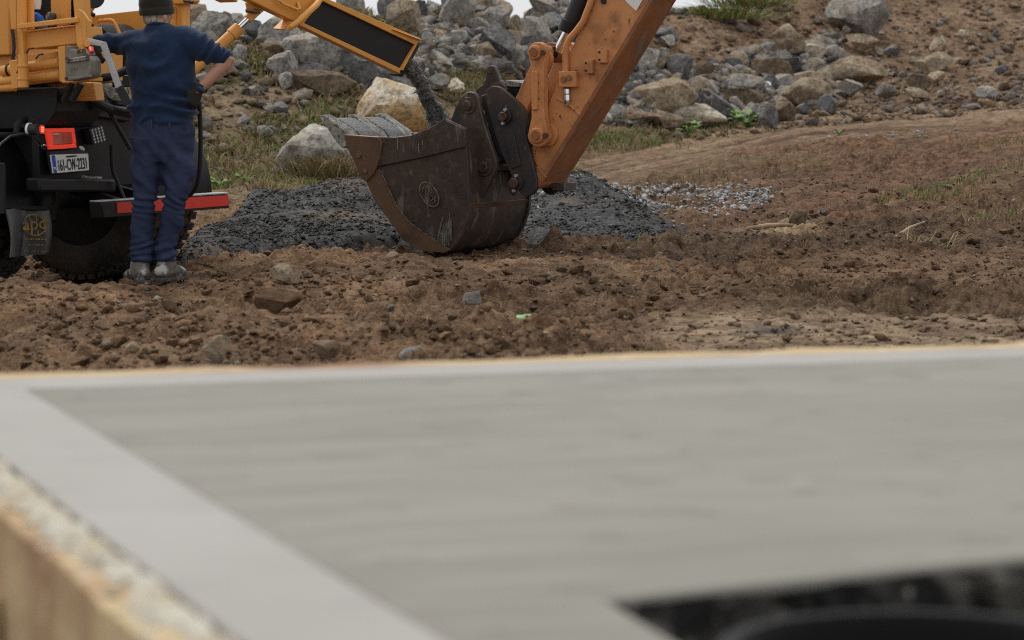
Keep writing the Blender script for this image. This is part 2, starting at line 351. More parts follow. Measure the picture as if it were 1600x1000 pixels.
MT['boot'] = mat('dusty_boot', (.06, .055, .047), 0.85, layers=[(6, .46, .60, (.16, .148, .125)), (9, .48, .56, (.42, .405, .365)), (30, .55, .7, (.05, .045, .04), {'max': .6})], bump=[(30, .5, .01)])
MT['sole'] = mat('boot_sole', (.05, .045, .04), 0.9, layers=[(20, .5, .65, (.15, .11, .08))])
_br = 14.9
MT['broom'] = mat('brushed_concrete', (.246, .237, .200), 0.85, spec=0.3, layers=[
    (3.2, .38, .66, (.208, .200, .166), {'stretch': (.3, 1, 1), 'max': .8}), (26, .42, .62, (.190, .183, .152), {'stretch': (.12, 1, 1), 'max': .7}), (11, .48, .66, (.305, .287, .248), {'stretch': (.14, 1, 1), 'max': .7}),
    (1.1, .42, .66, (.262, .252, .215), {'max': .7}), (7, .60, .68, (.17, .16, .135), {'max': .6}), (5, .56, .66, (.215, .20, .17), {'max': .7}), (45, .45, .65, (.215, .203, .172), {'stretch': (.05, 1, 1), 'max': .5})], bump=[(60, .3, .004, (.05, 1, 1))])
MT['trowel'] = mat('trowelled_concrete', (.322, .306, .277), 0.7, spec=0.3, layers=[(1.4, .40, .66, (.355, .340, .312)), (5, .52, .70, (.30, .278, .255), {'max': .7}), (30, .68, .73, (.28, .26, .23), {'max': .5})])
MT['ply'] = mat('formwork_timber', (.52, .39, .21), 0.85, layers=[(5, .42, .62, (.40, .29, .155), {'stretch': (.15, 1, 1)}), (2, .50, .68, (.30, .17, .09)), (14, .58, .66, (.62, .50, .30), {'max': .8})], bump=[(20, .3, .01)])
MT['mortar'] = mat('spilt_mortar', (.50, .47, .39), 0.9, layers=[(8, .45, .6, (.42, .36, .25)), (20, .58, .66, (.25, .22, .16))], bump=[(30, .6, .02)])
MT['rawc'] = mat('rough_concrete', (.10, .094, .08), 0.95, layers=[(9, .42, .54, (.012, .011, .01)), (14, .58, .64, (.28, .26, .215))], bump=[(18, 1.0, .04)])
MT['pipe'] = mat('black_pipe_plastic', (.004, .004, .0042), 0.6, spec=0.15)
MT['scrap'] = mat('pale_scrap', (.72, .72, .72), 0.7)
MT['green'] = mat('green_scrap', (.28, .48, .24), 0.6)
MT['wood'] = mat('old_wood', (.36, .27, .17), 0.85, layers=[(8, .45, .62, (.22, .15, .09), {'stretch': (1, 1, .2)})])
MT['puddle'] = mat('dark_water', (.03, .035, .05), 0.08, spec=0.6)
# ------------------------------------------------------------------ the ground
# base profiles: for a few bearings, (photo row, distance) pairs down the line of sight
PROF = {
 -400: [(300,31.0),(285,33.0),(200,34.5),(100,36.5),(55,38.2)],
 150:  [(300,31.0),(285,33.0),(200,34.5),(100,36.5),(58,38.2)],
 350:  [(300,31.0),(285,33.0),(200,34.7),(100,36.8),(52,38.4)],
 560:  [(300,31.6),(285,33.2),(200,35.2),(100,37.4),(40,38.8),(16,39.6)],
 740:  [(300,32.0),(270,36.2),(200,38.0),(100,40.0),(30,41.5),(-8,42.4)],
 900:  [(300,32.4),(280,36.0),(240,41.5),(205,43.0),(100,45.5),(0,48.0),(-18,48.6)],
 1080: [(300,30.5),(255,37.0),(205,45.0),(170,46.4),(110,48.6),(20,52.2),(10,53.0)],
 1160: [(300,29.3),(245,37.0),(190,46.5),(165,47.6),(100,50.0),(20,53.6),(-6,54.6)],
 1250: [(300,28.6),(230,37.5),(165,48.6),(150,49.4),(90,52.0),(0,55.0),(-60,57.0)],
 1400: [(300,27.8),(215,38.0),(148,50.4),(130,51.5),(60,54.5),(0,57.0),(-90,60.0)],
 1600: [(300,27.0),(200,38.0),(132,50.0),(110,51.8),(60,54.5),(0,57.2),(-110,62.0)],
 2100: [(300,26.5),(190,38.0),(120,50.0),(60,54.0),(0,57.2),(-110,62.0)],
}
PU = sorted(PROF); YS = np.concatenate([[-5, 1, 13, 19, 22.5], np.arange(25, 75, 0.5), [75, 90, 140, 4000]])
PT = []
for u in PU:
    pts = [(p.y, p.z) for p in (P(u, v, y) for v, y in PROF[u])]
    yy = [-5, 13, 20, 24] + [a for a, _ in pts]; zz = [0, 0, 0, 0.01] + [b for _, b in pts]
    yc, zc = yy[-1], zz[-1]
    back = 0.35 if u < 1200 else -0.05
    yy += [yc + 1.2, yc + 8, 90, 4000]; zz += [zc - .1 if u < 1200 else zc + .4, zc - 1.6 if u < 1200 else zc + .9, 0.5, 0.5]
    PT.append(np.interp(YS, yy, zz))
PT = np.array(PT)
# soften the kinks along the line of sight
for _ in range(2): PT[:, 6:-5] = (PT[:, 5:-6] + 2 * PT[:, 6:-5] + PT[:, 7:-4]) / 4
def base_uY(u, Y):
    u = np.clip(np.asarray(u, float), PU[0], PU[-1]); Y = np.asarray(Y, float)
    u, Y = np.broadcast_arrays(u, Y)
    k = np.clip(np.searchsorted(PU, u, 'right') - 1, 0, len(PU) - 2); pu = np.array(PU, float)
    t = (u - pu[k]) / (pu[k + 1] - pu[k]); t = t * t * (3 - 2 * t)
    z0 = np.zeros(u.shape); z1 = np.zeros(u.shape)
    for i in range(len(PU)):
        zi = None
        m = (k == i)
        if m.any(): z0[m] = np.interp(Y[m], YS, PT[i])
        m = (k + 1 == i)
        if m.any(): z1[m] = np.interp(Y[m], YS, PT[i])
    return z0 * (1 - t) + z1 * t
def v_of(z, Y):     # photo row of a point (row needs only height and distance)
    a = (np.asarray(z) - CAMZ); d = np.asarray(Y)
    return 500 - F * (d * _s + a * _c) / (d * _c - a * _s)
BUMPS = [  # bearing, distance, half-width (px), half-depth (m), height
 (1400, 17.2, 230, .30, .085), (1180, 17.0, 60, .3, .10), (1580, 16.9, 80, .35, .10), (1290, 28.5, 60, .5, .10), (1380, 29.0, 70, .5, .09), (1180, 27.0, 60, .5, .08),
 (1370, 25.4, 75, .55, -.17), (1300, 24.4, 90, .25, .07), (1440, 24.6, 60, .3, .07), (1560, 28.0, 90, .7, .12), (1560, 27.0, 80, .5, -.12), (1120, 25.3, 70, .3, -.08), (1230, 25.4, 40, .3, .07),
 (60, 17.5, 110, .3, .06), (430, 19.0, 60, .35, .06), (330, 17.6, 70, .3, .03), (20, 16.3, 100, .5, .05), (250, 15.2, 140, .5, .07), (560, 14.6, 110, .4, .08), (470, 17.3, 90, .4, .05), (330, 16.0, 90, .35, -.06),
 (900, 14.6, 120, .4, .05), (720, 17.6, 80, .35, .06), (930, 18.1, 60, .3, .07), (620, 19.6, 90, .4, .06), (700, 15.6, 120, .5, -.05), (1100, 18.6, 100, .5, -.03), (1000, 20.2, 140, .4, .04), (1330, 20.6, 180, .35, .05),
]
HL_U = [150, 200, 275, 350, 450, 550, 620, 760, 850, 1000, 1050, 1100, 1230]
HL_Y = [19.6, 19.7, 20.2, 20.7, 21.2, 21.9, 22.6, 22.8, 22.4, 22.2, 23.6, 26.2, 31]
def heap_h(u, Y):
    u = np.asarray(u, float); Y = np.asarray(Y, float)
    g = lambda u0, Y0, su, sY, h: h * np.exp(-((u - u0) / su) ** 2 - ((Y - Y0) / sY) ** 2)
    h = g(470, 25.6, 95, 1.9, .13) + g(560, 26.8, 85, 1.8, .22) + g(400, 26.4, 42, 1.2, .10) + g(340, 22.4, 60, 1.4, .06) + g(690, 26.5, 80, 1.6, .2)
    h += g(905, 28.2, 60, 1.0, .29) + g(960, 25.0, 95, .5, .14) + g(1060, 24.9, 60, .45, .06) + g(850, 24.6, 60, .6, .06)
    yl = np.interp(u, HL_U, HL_Y); edge = .35 * (fbm(u / 40, Y * 2, 3, 91) - .5) * 2
    m = sstep(-.15, .7, Y - yl + edge)
    yh = np.interp(u, [200, 280, 340, 420, 600, 760, 900, 1000, 1100, 1200], [20.6, 21.6, 24.5, 28.4, 29.4, 29.2, 29.6, 29.2, 28.4, 27])
    m = m * (1 - sstep(-1.0, .3, Y - yh + edge)) * sstep(225, 290, u + 30 * edge) * (1 - sstep(960, 1140, u + 160 * edge))
    return (h + .05) * m - .16 * (1 - m) + .03 * m * (fbm(u / 30, Y * 1.5, 3, 92) - .5)
SOILK = np.array([1.20, 1.20, 1.19])
def zones(u, Y, zb):
    x = (u - 800) / F * Y
    v = v_of(zb, Y); j = fbm(x * .9, Y * .5, 3, 11) - .5; vj = v + 26 * j; uj = u + 120 * (fbm(x * .7, Y * .4, 3, 12) - .5)
    n1 = fbm(x * .6, Y * .35, 4, 21)[..., None]; n2 = fbm(x * 2.2, Y * 1.3, 4, 22)[..., None]
    C = lambda *a: np.array(a)
    col = C(.225, .142, .083) * (1 - sstep(.42, .62, n1)) + C(.15, .094, .055) * sstep(.42, .62, n1)
    def put(mask, c): 
        nonlocal col
        m = np.clip(mask, 0, 1)[..., None]; col = col * (1 - m) + np.array(c) * m
    amp = np.full(u.shape, .55)
    def ampto(mask, a):
        nonlocal amp
        amp = amp * (1 - np.clip(mask, 0, 1)) + a * np.clip(mask, 0, 1)
    near = 1 - sstep(21, 25, Y)
    put(near * (1 - sstep(600, 900, uj)) * .6, (.24, .15, .087)); ampto(near * (1 - sstep(700, 1100, uj)), .85)
    put(near * sstep(.5, .62, n2[..., 0]) * .7, (.13, .083, .05))
    # bank behind the man
    lb = sstep(27, 31, Y) * (1 - sstep(760, 860, uj)); put(lb, (.17, .135, .075)); put(lb * sstep(.45, .6, n2[..., 0]) * .8, (.24, .175, .11)); ampto(lb, .55)
    put(lb * sstep(.52, .62, n1[..., 0]) * .6, (.12, .115, .045))
    # track and right bank
    trk = np.interp(u, [700, 900, 1250, 1600, 2100], [290, 236, 158, 136, 122])      # far edge of the track, photo row
    rb = sstep(820, 900, uj) * (1 - sstep(-4, 8, vj - trk)) * sstep(28, 31, Y); put(rb, (.205, .135, .085)); put(rb * sstep(.46, .6, n2[..., 0]) * .7, (.26, .185, .12)); ampto(rb, .75)
    q = v - trk
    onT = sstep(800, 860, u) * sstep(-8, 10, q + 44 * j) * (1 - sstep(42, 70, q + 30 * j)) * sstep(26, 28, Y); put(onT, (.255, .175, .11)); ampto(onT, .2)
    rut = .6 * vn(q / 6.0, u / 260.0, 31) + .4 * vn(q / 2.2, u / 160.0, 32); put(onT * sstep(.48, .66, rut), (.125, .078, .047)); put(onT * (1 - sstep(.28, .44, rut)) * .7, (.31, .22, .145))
    mid = sstep(820, 900, u) * sstep(42, 70, q + 20 * j) * sstep(22.5, 26, Y); put(mid, (.205, .125, .073)); ampto(mid, .75)
    put(mid * sstep(1050, 1250, uj) * sstep(215, 245, vj), (.175, .10, .06)); put(mid * sstep(.54, .66, n1[..., 0]) * .7, (.16, .115, .066)); r2 = vn((v - .18 * (1600 - u)) / 4.0, u / 120.0, 36); put(mid * sstep(.52, .7, r2) * .7, (.12, .072, .045))
    dk = sstep(860, 980, uj) * sstep(335, 352, vj) * (1 - sstep(392, 415, vj)); put(dk * .85, (.11, .072, .046)); ampto(dk, .8)
    put(sstep(1000, 1100, uj) * sstep(400, 415, vj) * (1 - sstep(455, 470, vj)) * .6, (.19, .12, .07))
    ampto(sstep(1000, 1100, uj) * sstep(400, 415, vj) * (1 - sstep(455, 470, vj)), .75)
    rd = sstep(1100, 1200, uj) * sstep(458, 468, vj) * (1 - sstep(488, 496, vj)); put(rd * .75, (.135, .09, .055)); ampto(rd, .9)
    wet = sstep(980, 1150, uj) * sstep(486, 500, vj) * (1 - sstep(600, 640, v)); put(wet * .85, (.33, .25, .165)); ampto(wet, .16)
    put(wet * sstep(.54, .62, n2[..., 0]) * .8, (.20, .135, .085)); put(np.exp(-((uj - 1245) / 55) ** 2 - ((v - 513) / 5) ** 2) * .9, (.05, .05, .058))
    put(sstep(1130, 1180, uj) * (1 - sstep(1250, 1290, uj)) * sstep(355, 362, vj) * (1 - sstep(370, 376, vj)) * .8, (.40, .29, .18))
    hh = sstep(-.035, .0, heap_h(u, Y)); put(hh * .7, (.075, .062, .052)); ampto(hh, .25)
    ampto(np.exp(-((u - 710) / 120) ** 2 - ((Y - 21.3) / 1.0) ** 2), .22)
    ampto(np.exp(-((u - 240) / 60) ** 2 - ((Y - 18.4) / .7) ** 2), .15)
    return np.clip(col * SOILK, .01, 1), amp, rut * onT, v
def terrain(u, Y, full=True):
    """height (and colour) of the ground at bearing u and distance Y"""
    u = np.asarray(u, float); Y = np.asarray(Y, float); u, Y = np.broadcast_arrays(u, Y)
    zb = base_uY(u, Y); x = (u - 800) / F * Y
    z = zb.copy()
    for (u0, Y0, su, sY, h) in BUMPS: z += h * np.exp(-((u - u0) / su) ** 2 - ((Y - Y0) / sY) ** 2)
    z += -.13 * (1 - sstep(170, 260, u + 40 * (fbm(x, Y, 2, 5) - .5))) * sstep(18.1, 18.7, Y) * (1 - sstep(23, 25, Y))
    z += -.05 * np.exp(-((u - 710) / 110) ** 2 - ((Y - 21.6) / 1.0) ** 2)
    col, amp, rut, v = zones(u, Y, zb)
    far = sstep(8.5, 11, Y)
    z += amp * .26 * (fbm(x * .8, Y * .8, 3, 41) - .5) * far
    big = sstep(.40, .62, fbm(x * .75 + 4, Y * .6, 3, 43))          # churned patches between smoother trodden ones
    wx = x + .12 * (fbm(x * 4, Y * 4, 2, 57) - .5); wy = Y + .12 * (fbm(x * 4 + 9, Y * 4, 2, 58) - .5)
    r = clods(wx, wy, .34, 51, .14, .30) + clods(wx + 3, wy, .13, 52, .4, .45) + clods(wx, wy + 7, .065, 53, .7, .6)
    b1 = np.abs(fbm(wx * 3.1, wy * 3.1, 3, 54) - .5) * 2; b2 = np.abs(fbm(wx * 9, wy * 9, 2, 59) - .5) * 2
    r += .085 * b1 + .065 * b2 + .03 * (fbm(x * 24, Y * 24, 2, 55) - .5)
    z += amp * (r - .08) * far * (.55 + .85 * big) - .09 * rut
    return (z, col) if full else z
# sheet laid out fan-wise from the standpoint so that it is finest where it is seen
uu = np.concatenate([np.array([-40000, -15000, -6000, -3000, -1800]), np.arange(-1200, -60, 22), np.arange(-60, 1660, 2.7), np.arange(1660, 2900, 22), np.array([3400, 4600, 7600, 16000, 40000])])
yl = [0.4, 1, 2, 3, 4, 5, 6, 7, 8]; y = 8.6
while y < 64:
    yl.append(y)
    y += .12 if y < 12.3 else (.0215 * (y / 13) ** 1.2 if y < 21.5 else (.05 if y < 31 else (.056 if y < 40 else (.055 if y < 57.5 else .3))))
yl += [66, 70, 78, 90, 130, 260, 700, 3000]
YY, UU = np.meshgrid(np.array(yl), uu, indexing='ij')
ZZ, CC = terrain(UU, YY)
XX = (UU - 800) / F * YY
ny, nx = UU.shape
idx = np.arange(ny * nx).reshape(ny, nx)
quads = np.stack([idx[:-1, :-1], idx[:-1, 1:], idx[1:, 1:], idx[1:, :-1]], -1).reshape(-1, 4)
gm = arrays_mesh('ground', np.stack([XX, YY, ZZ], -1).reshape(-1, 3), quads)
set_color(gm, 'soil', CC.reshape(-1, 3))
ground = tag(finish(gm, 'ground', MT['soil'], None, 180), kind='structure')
print('ground', ny, nx, len(quads))
fg = MB().prism([V3(-3000, -3000, -.6), V3(3000, -3000, -.6), V3(3000, 4000, -.6), V3(-3000, 4000, -.6)], (0, 0, -1))
tag(fg.build('far_ground', MT['clod'], None, 0), kind='structure')
_hy = np.arange(10, 64, .03)
def hit(u, v):
    """where the line of sight through a photo pixel first meets the ground"""
    d = ray(u, v); rz = CAMZ + d.z / d.y * _hy
    z = base_uY(np.full(_hy.shape, u), _hy)
    k = np.nonzero(z >= rz)[0]
    Y = _hy[k[0]] if len(k) else _hy[np.argmax((z - CAMZ) / _hy)]      # past the crest: take the crest itself
    return Y
def gz(x, Y):
    return float(terrain(np.array([800 + F * x / Y]), np.array([Y]), False)[0])

# ------------------------------------------------------------------ black and pale chippings
hu = np.arange(225, 1225, 2.4); hy = np.concatenate([np.arange(19.3, 24, .03), np.arange(24, 31, .045)])
HY, HU = np.meshgrid(hy, hu, indexing='ij'); HX = (HU - 800) / F * HY
hh = heap_h(HU, HY)
hz = base_uY(HU, HY) + hh + .02 + .05 * (fbm(HX * 4, HY * 4, 3, 61) - .5) + .018 * (fbm(HX * 30, HY * 30, 2, 62) - .5) * sstep(-.02, .03, hh)
idx = np.arange(HU.size).reshape(HU.shape)
quads = np.stack([idx[:-1, :-1], idx[:-1, 1:], idx[1:, 1:], idx[1:, :-1]], -1).reshape(-1, 4)
keep = (hh.ravel()[quads] > -.14).all(axis=1)
used = np.unique(quads[keep]); remap = np.full(HU.size, -1); remap[used] = np.arange(len(used))
hm = arrays_mesh('chippings_heap', np.stack([HX, HY, hz], -1).reshape(-1, 3)[used], remap[quads[keep]])
tag(finish(hm, 'chippings_heap', MT['chips'], None, 180), 'low spread heap of black stone chippings behind the bucket', 'gravel', kind='stuff')

def ico(sub):
    bm = bmesh.new(); bmesh.ops.create_icosphere(bm, subdivisions=sub, radius=1.0)
    v = np.array([p.co[:] for p in bm.verts]); f = np.array([[q.index for q in fc.verts] for fc in bm.faces]); bm.free(); return v, f
ICO = {k: ico(k) for k in (1, 2, 3, 4)}
def n3(p, s, seed):
    return (vn(p[:, 0] * s + 3.1, p[:, 1] * s + p[:, 2] * s * .73, seed) + vn(p[:, 1] * s - 8, p[:, 2] * s + p[:, 0] * s * .61, seed + 1) + vn(p[:, 2] * s + 5, p[:, 0] * s - p[:, 1] * s * .47, seed + 2)) / 3 - .5
def rock_shape(sub, seed, cuts=16, rough=.06, lo=.40, hi=.82):
    r = np.random.default_rng(seed); v, f = ICO[sub]; v = v.copy()
    for _ in range(cuts):
        n = r.normal(size=3); n /= np.linalg.norm(n); c = r.uniform(lo, hi)
        d = np.maximum(0, v @ n - c); v -= d[:, None] * n
    nn = v / np.linalg.norm(v, axis=1)[:, None]
    g = n3(v, 1.9, seed) * rough * 2.2
    if sub > 1: g = g + (.25 - np.abs(n3(v, 3.6, seed + 3))) * rough * 2.2
    if sub > 2: g = g + n3(v, 9, seed + 6) * rough * 1.1 + n3(v, 19, seed + 9) * rough * .6
    v += nn * g[:, None]
    a, b = v.min(0), v.max(0); v = (v - (a + b) / 2) / ((b - a) / 2)
    return v, f
def scatter(name, shapes, pos, scl, material, label, cat, sink=.25, flatz=.7, smooth=40, cols=None):
    """many tiny pieces nobody could count: one mesh"""
    Vs, Fs, n0 = [], [], 0; pos = np.asarray(pos); Cs = []
    which = RNG.integers(0, len(shapes), len(pos))
    for k, (bv, bf) in enumerate(shapes):
        m = which == k; c = m.sum()
        if not c: continue
        a = RNG.uniform(0, 6.283, c); s = np.asarray(scl)[m]
        st = RNG.uniform(.65, 1.3, (c, 3)); st[:, 2] *= flatz
        ca, sa = np.cos(a), np.sin(a); q = bv[None] * (st * s[:, None])[:, None, :]
        x = q[..., 0] * ca[:, None] - q[..., 1] * sa[:, None]; yq = q[..., 0] * sa[:, None] + q[..., 1] * ca[:, None]
        tl = RNG.normal(0, .25, c)[:, None]
        zq = q[..., 2] + tl * x
        w = np.stack([x, yq, zq], -1) + pos[m][:, None, :]; w[..., 2] += (s * flatz * (1 - 2 * sink))[:, None]
        if cols is not None: Cs.append(np.repeat(np.asarray(cols)[m], len(bv), axis=0))
        Vs.append(w.reshape(-1, 3)); Fs.append((bf[None] + (np.arange(c) * len(bv))[:, None, None]).reshape(-1, 3) + n0); n0 += c * len(bv)
    me = arrays_mesh(name, np.concatenate(Vs), np.concatenate(Fs))
    if cols is not None: set_color(me, 'soil', np.concatenate(Cs))
    return tag(finish(me, name, material, None, smooth), label, cat, kind='stuff')
SH1 = [rock_shape(1, s, 10, .05, .32, .68) for s in range(100, 108)]
SH2 = [rock_shape(2, s, 12, .06) for s in range(110, 118)]
CL2 = [rock_shape(1, s, 4, .22, .6, .9) for s in range(120, 132)]
OCT = [(np.array([[1, 0, 0], [-.9, .2, 0], [0, 1, .1], [.1, -1, 0], [0, 0, .8], [.1, .1, -.7]], float) * k, np.array([[0, 2, 4], [2, 1, 4], [1, 3, 4], [3, 0, 4], [2, 0, 5], [1, 2, 5], [3, 1, 5], [0, 3, 5]])) for k in (.8, 1, 1.15)]
def put_on(u, Y):
    z = terrain(u, Y, False); return np.stack([(u - 800) / F * Y, Y, z], -1)
# chips on the heap
n = 42000; u = RNG.uniform(250, 1110, n); Y = 19.8 + 10.5 * RNG.uniform(0, 1, n) ** 1.1
h = heap_h(u, Y); k = h > -.01; u, Y, h = u[k], Y[k], h[k]; x = (u - 800) / F * Y
scatter('chippings', OCT, np.stack([x, Y, base_uY(u, Y) + h + .02], -1), np.minimum(RNG.gamma(1.2, .005, len(u)) + .0035, .036), MT['chips'], 'loose black stone chippings covering the low heap', 'gravel', smooth=0)
# pale chippings at the right end of the heap
pu, pY = [], []
for (u0, v0, su, sv, c) in ((1010, 300, 34, 4, 800), (1080, 303, 45, 4.5, 800), (1150, 312, 26, 6, 900), (1170, 322, 18, 5, 700), (860, 318, 30, 8, 500), (1000, 320, 60, 8, 500), (1080, 325, 50, 8, 500), (1430, 206, 50, 2.5, 60), (1340, 216, 60, 2.5, 50), (960, 300, 30, 5, 200), (1110, 345, 60, 8, 80)):
    uu_ = RNG.normal(u0, su, c); vv_ = RNG.normal(v0, sv, c)
    for a, b in zip(uu_, vv_): pu.append(a); pY.append(min(max(hit(a, b), 20), 44))
pu, pY = np.array(pu), np.array(pY); pz = put_on(pu, pY); pz[:, 2] = np.maximum(pz[:, 2], base_uY(pu, pY) + heap_h(pu, pY) + .02)
scatter('pale_chippings', SH1, pz, np.minimum(RNG.gamma(1.8, .0048, len(pu)) + .005, .04), MT['chips2'], 'pale grey limestone chippings strewn past the right end of the black heap', 'gravel', smooth=0)
# broken stone between the boulders
n = 3400; bu = np.concatenate([RNG.uniform(640, 905, 1900), RNG.uniform(940, 1310, 1500)]); bv = np.where(bu < 920, RNG.uniform(0, 118, n), np.interp(bu, [940, 1100, 1310], [192, 196, 150]) - RNG.uniform(0, 1, n) ** 1.3 * 95)
bY = np.array([hit(a, b) for a, b in zip(bu, bv)]); gs = np.array([[.30, .295, .285], [.38, .32, .24], [.17, .17, .175], [.46, .44, .40]])[RNG.integers(0, 4, n)]
scatter('broken_stone', SH1, put_on(bu, bY), np.minimum(RNG.gamma(1.8, .03, n) + .02, .15), MT['soil'], 'broken grey and tan stone filling the gaps between the boulders', 'rubble', smooth=0, cols=gs * RNG.uniform(.7, 1.25, (n, 1)))
# soil crumbs, clods and grit over the open ground and banks
n = 17000; u = RNG.uniform(-150, 1750, n); Y = 12.4 + 18 * RNG.uniform(0, 1, n) ** 1.7
k = (heap_h(u, Y) < -.02) & ((Y < 22) | (u > 900)); u, Y = u[k], Y[k]; n = len(u)
KC, A, _, _ = zones(u, Y, base_uY(u, Y)); xc_ = (u - 800) / F * Y; k = RNG.uniform(0, 1, n) < A * 1.6 * sstep(.42, .60, fbm(xc_ * 1.3, Y * .9, 3, 77)); u, Y, KC = u[k], Y[k], KC[k]
scatter('soil_clods', CL2, put_on(u, Y), np.minimum(RNG.gamma(1.2, .0072, len(u)) + .004, .05), MT['soil'], 'crumbled lumps of brown soil over the churned ground', 'soil', smooth=60, cols=KC * RNG.uniform(.7, 1.2, (len(u), 1)))
n = 11000; u = RNG.uniform(-100, 1700, n); Y = RNG.uniform(12.4, 31, n); k = heap_h(u, Y) < -.02; u, Y = u[k], Y[k]
KC = zones(u, Y, base_uY(u, Y))[0]; tt = RNG.uniform(0, 1, (len(u), 1)) ** 3; KC = KC * (1 - tt) * RNG.uniform(.8, 1.3, (len(u), 1)) + np.array([.40, .36, .30]) * tt
scatter('grit', OCT, put_on(u, Y), RNG.gamma(1.6, .005, len(u)) + .004, MT['soil'], 'small stones and grit lying in the churned soil', 'gravel', smooth=0, cols=KC)
n = 9500; u = RNG.uniform(100, 1750, n); Y = np.where(u < 860, RNG.uniform(31, 43, n), RNG.uniform(43, 60, n)); k = base_uY(u, Y) > .12; u, Y = u[k], Y[k]
KC = zones(u, Y, base_uY(u, Y))[0]; tt = RNG.uniform(0, 1, (len(u), 1)) ** 1.6; gs = np.where(RNG.uniform(0, 1, (len(u), 1)) < .5, np.array([[.30, .30, .30]]), np.array([[.36, .29, .20]])); KC = KC * (1 - tt) * RNG.uniform(.75, 1.25, (len(u), 1)) + gs * tt
scatter('bank_rubble', SH1, put_on(u, Y), np.minimum(RNG.gamma(1.4, .019, len(u)) + .010, .13), MT['soil'], 'small stones and rubble mixed into the earth banks', 'rubble', smooth=0, cols=KC)
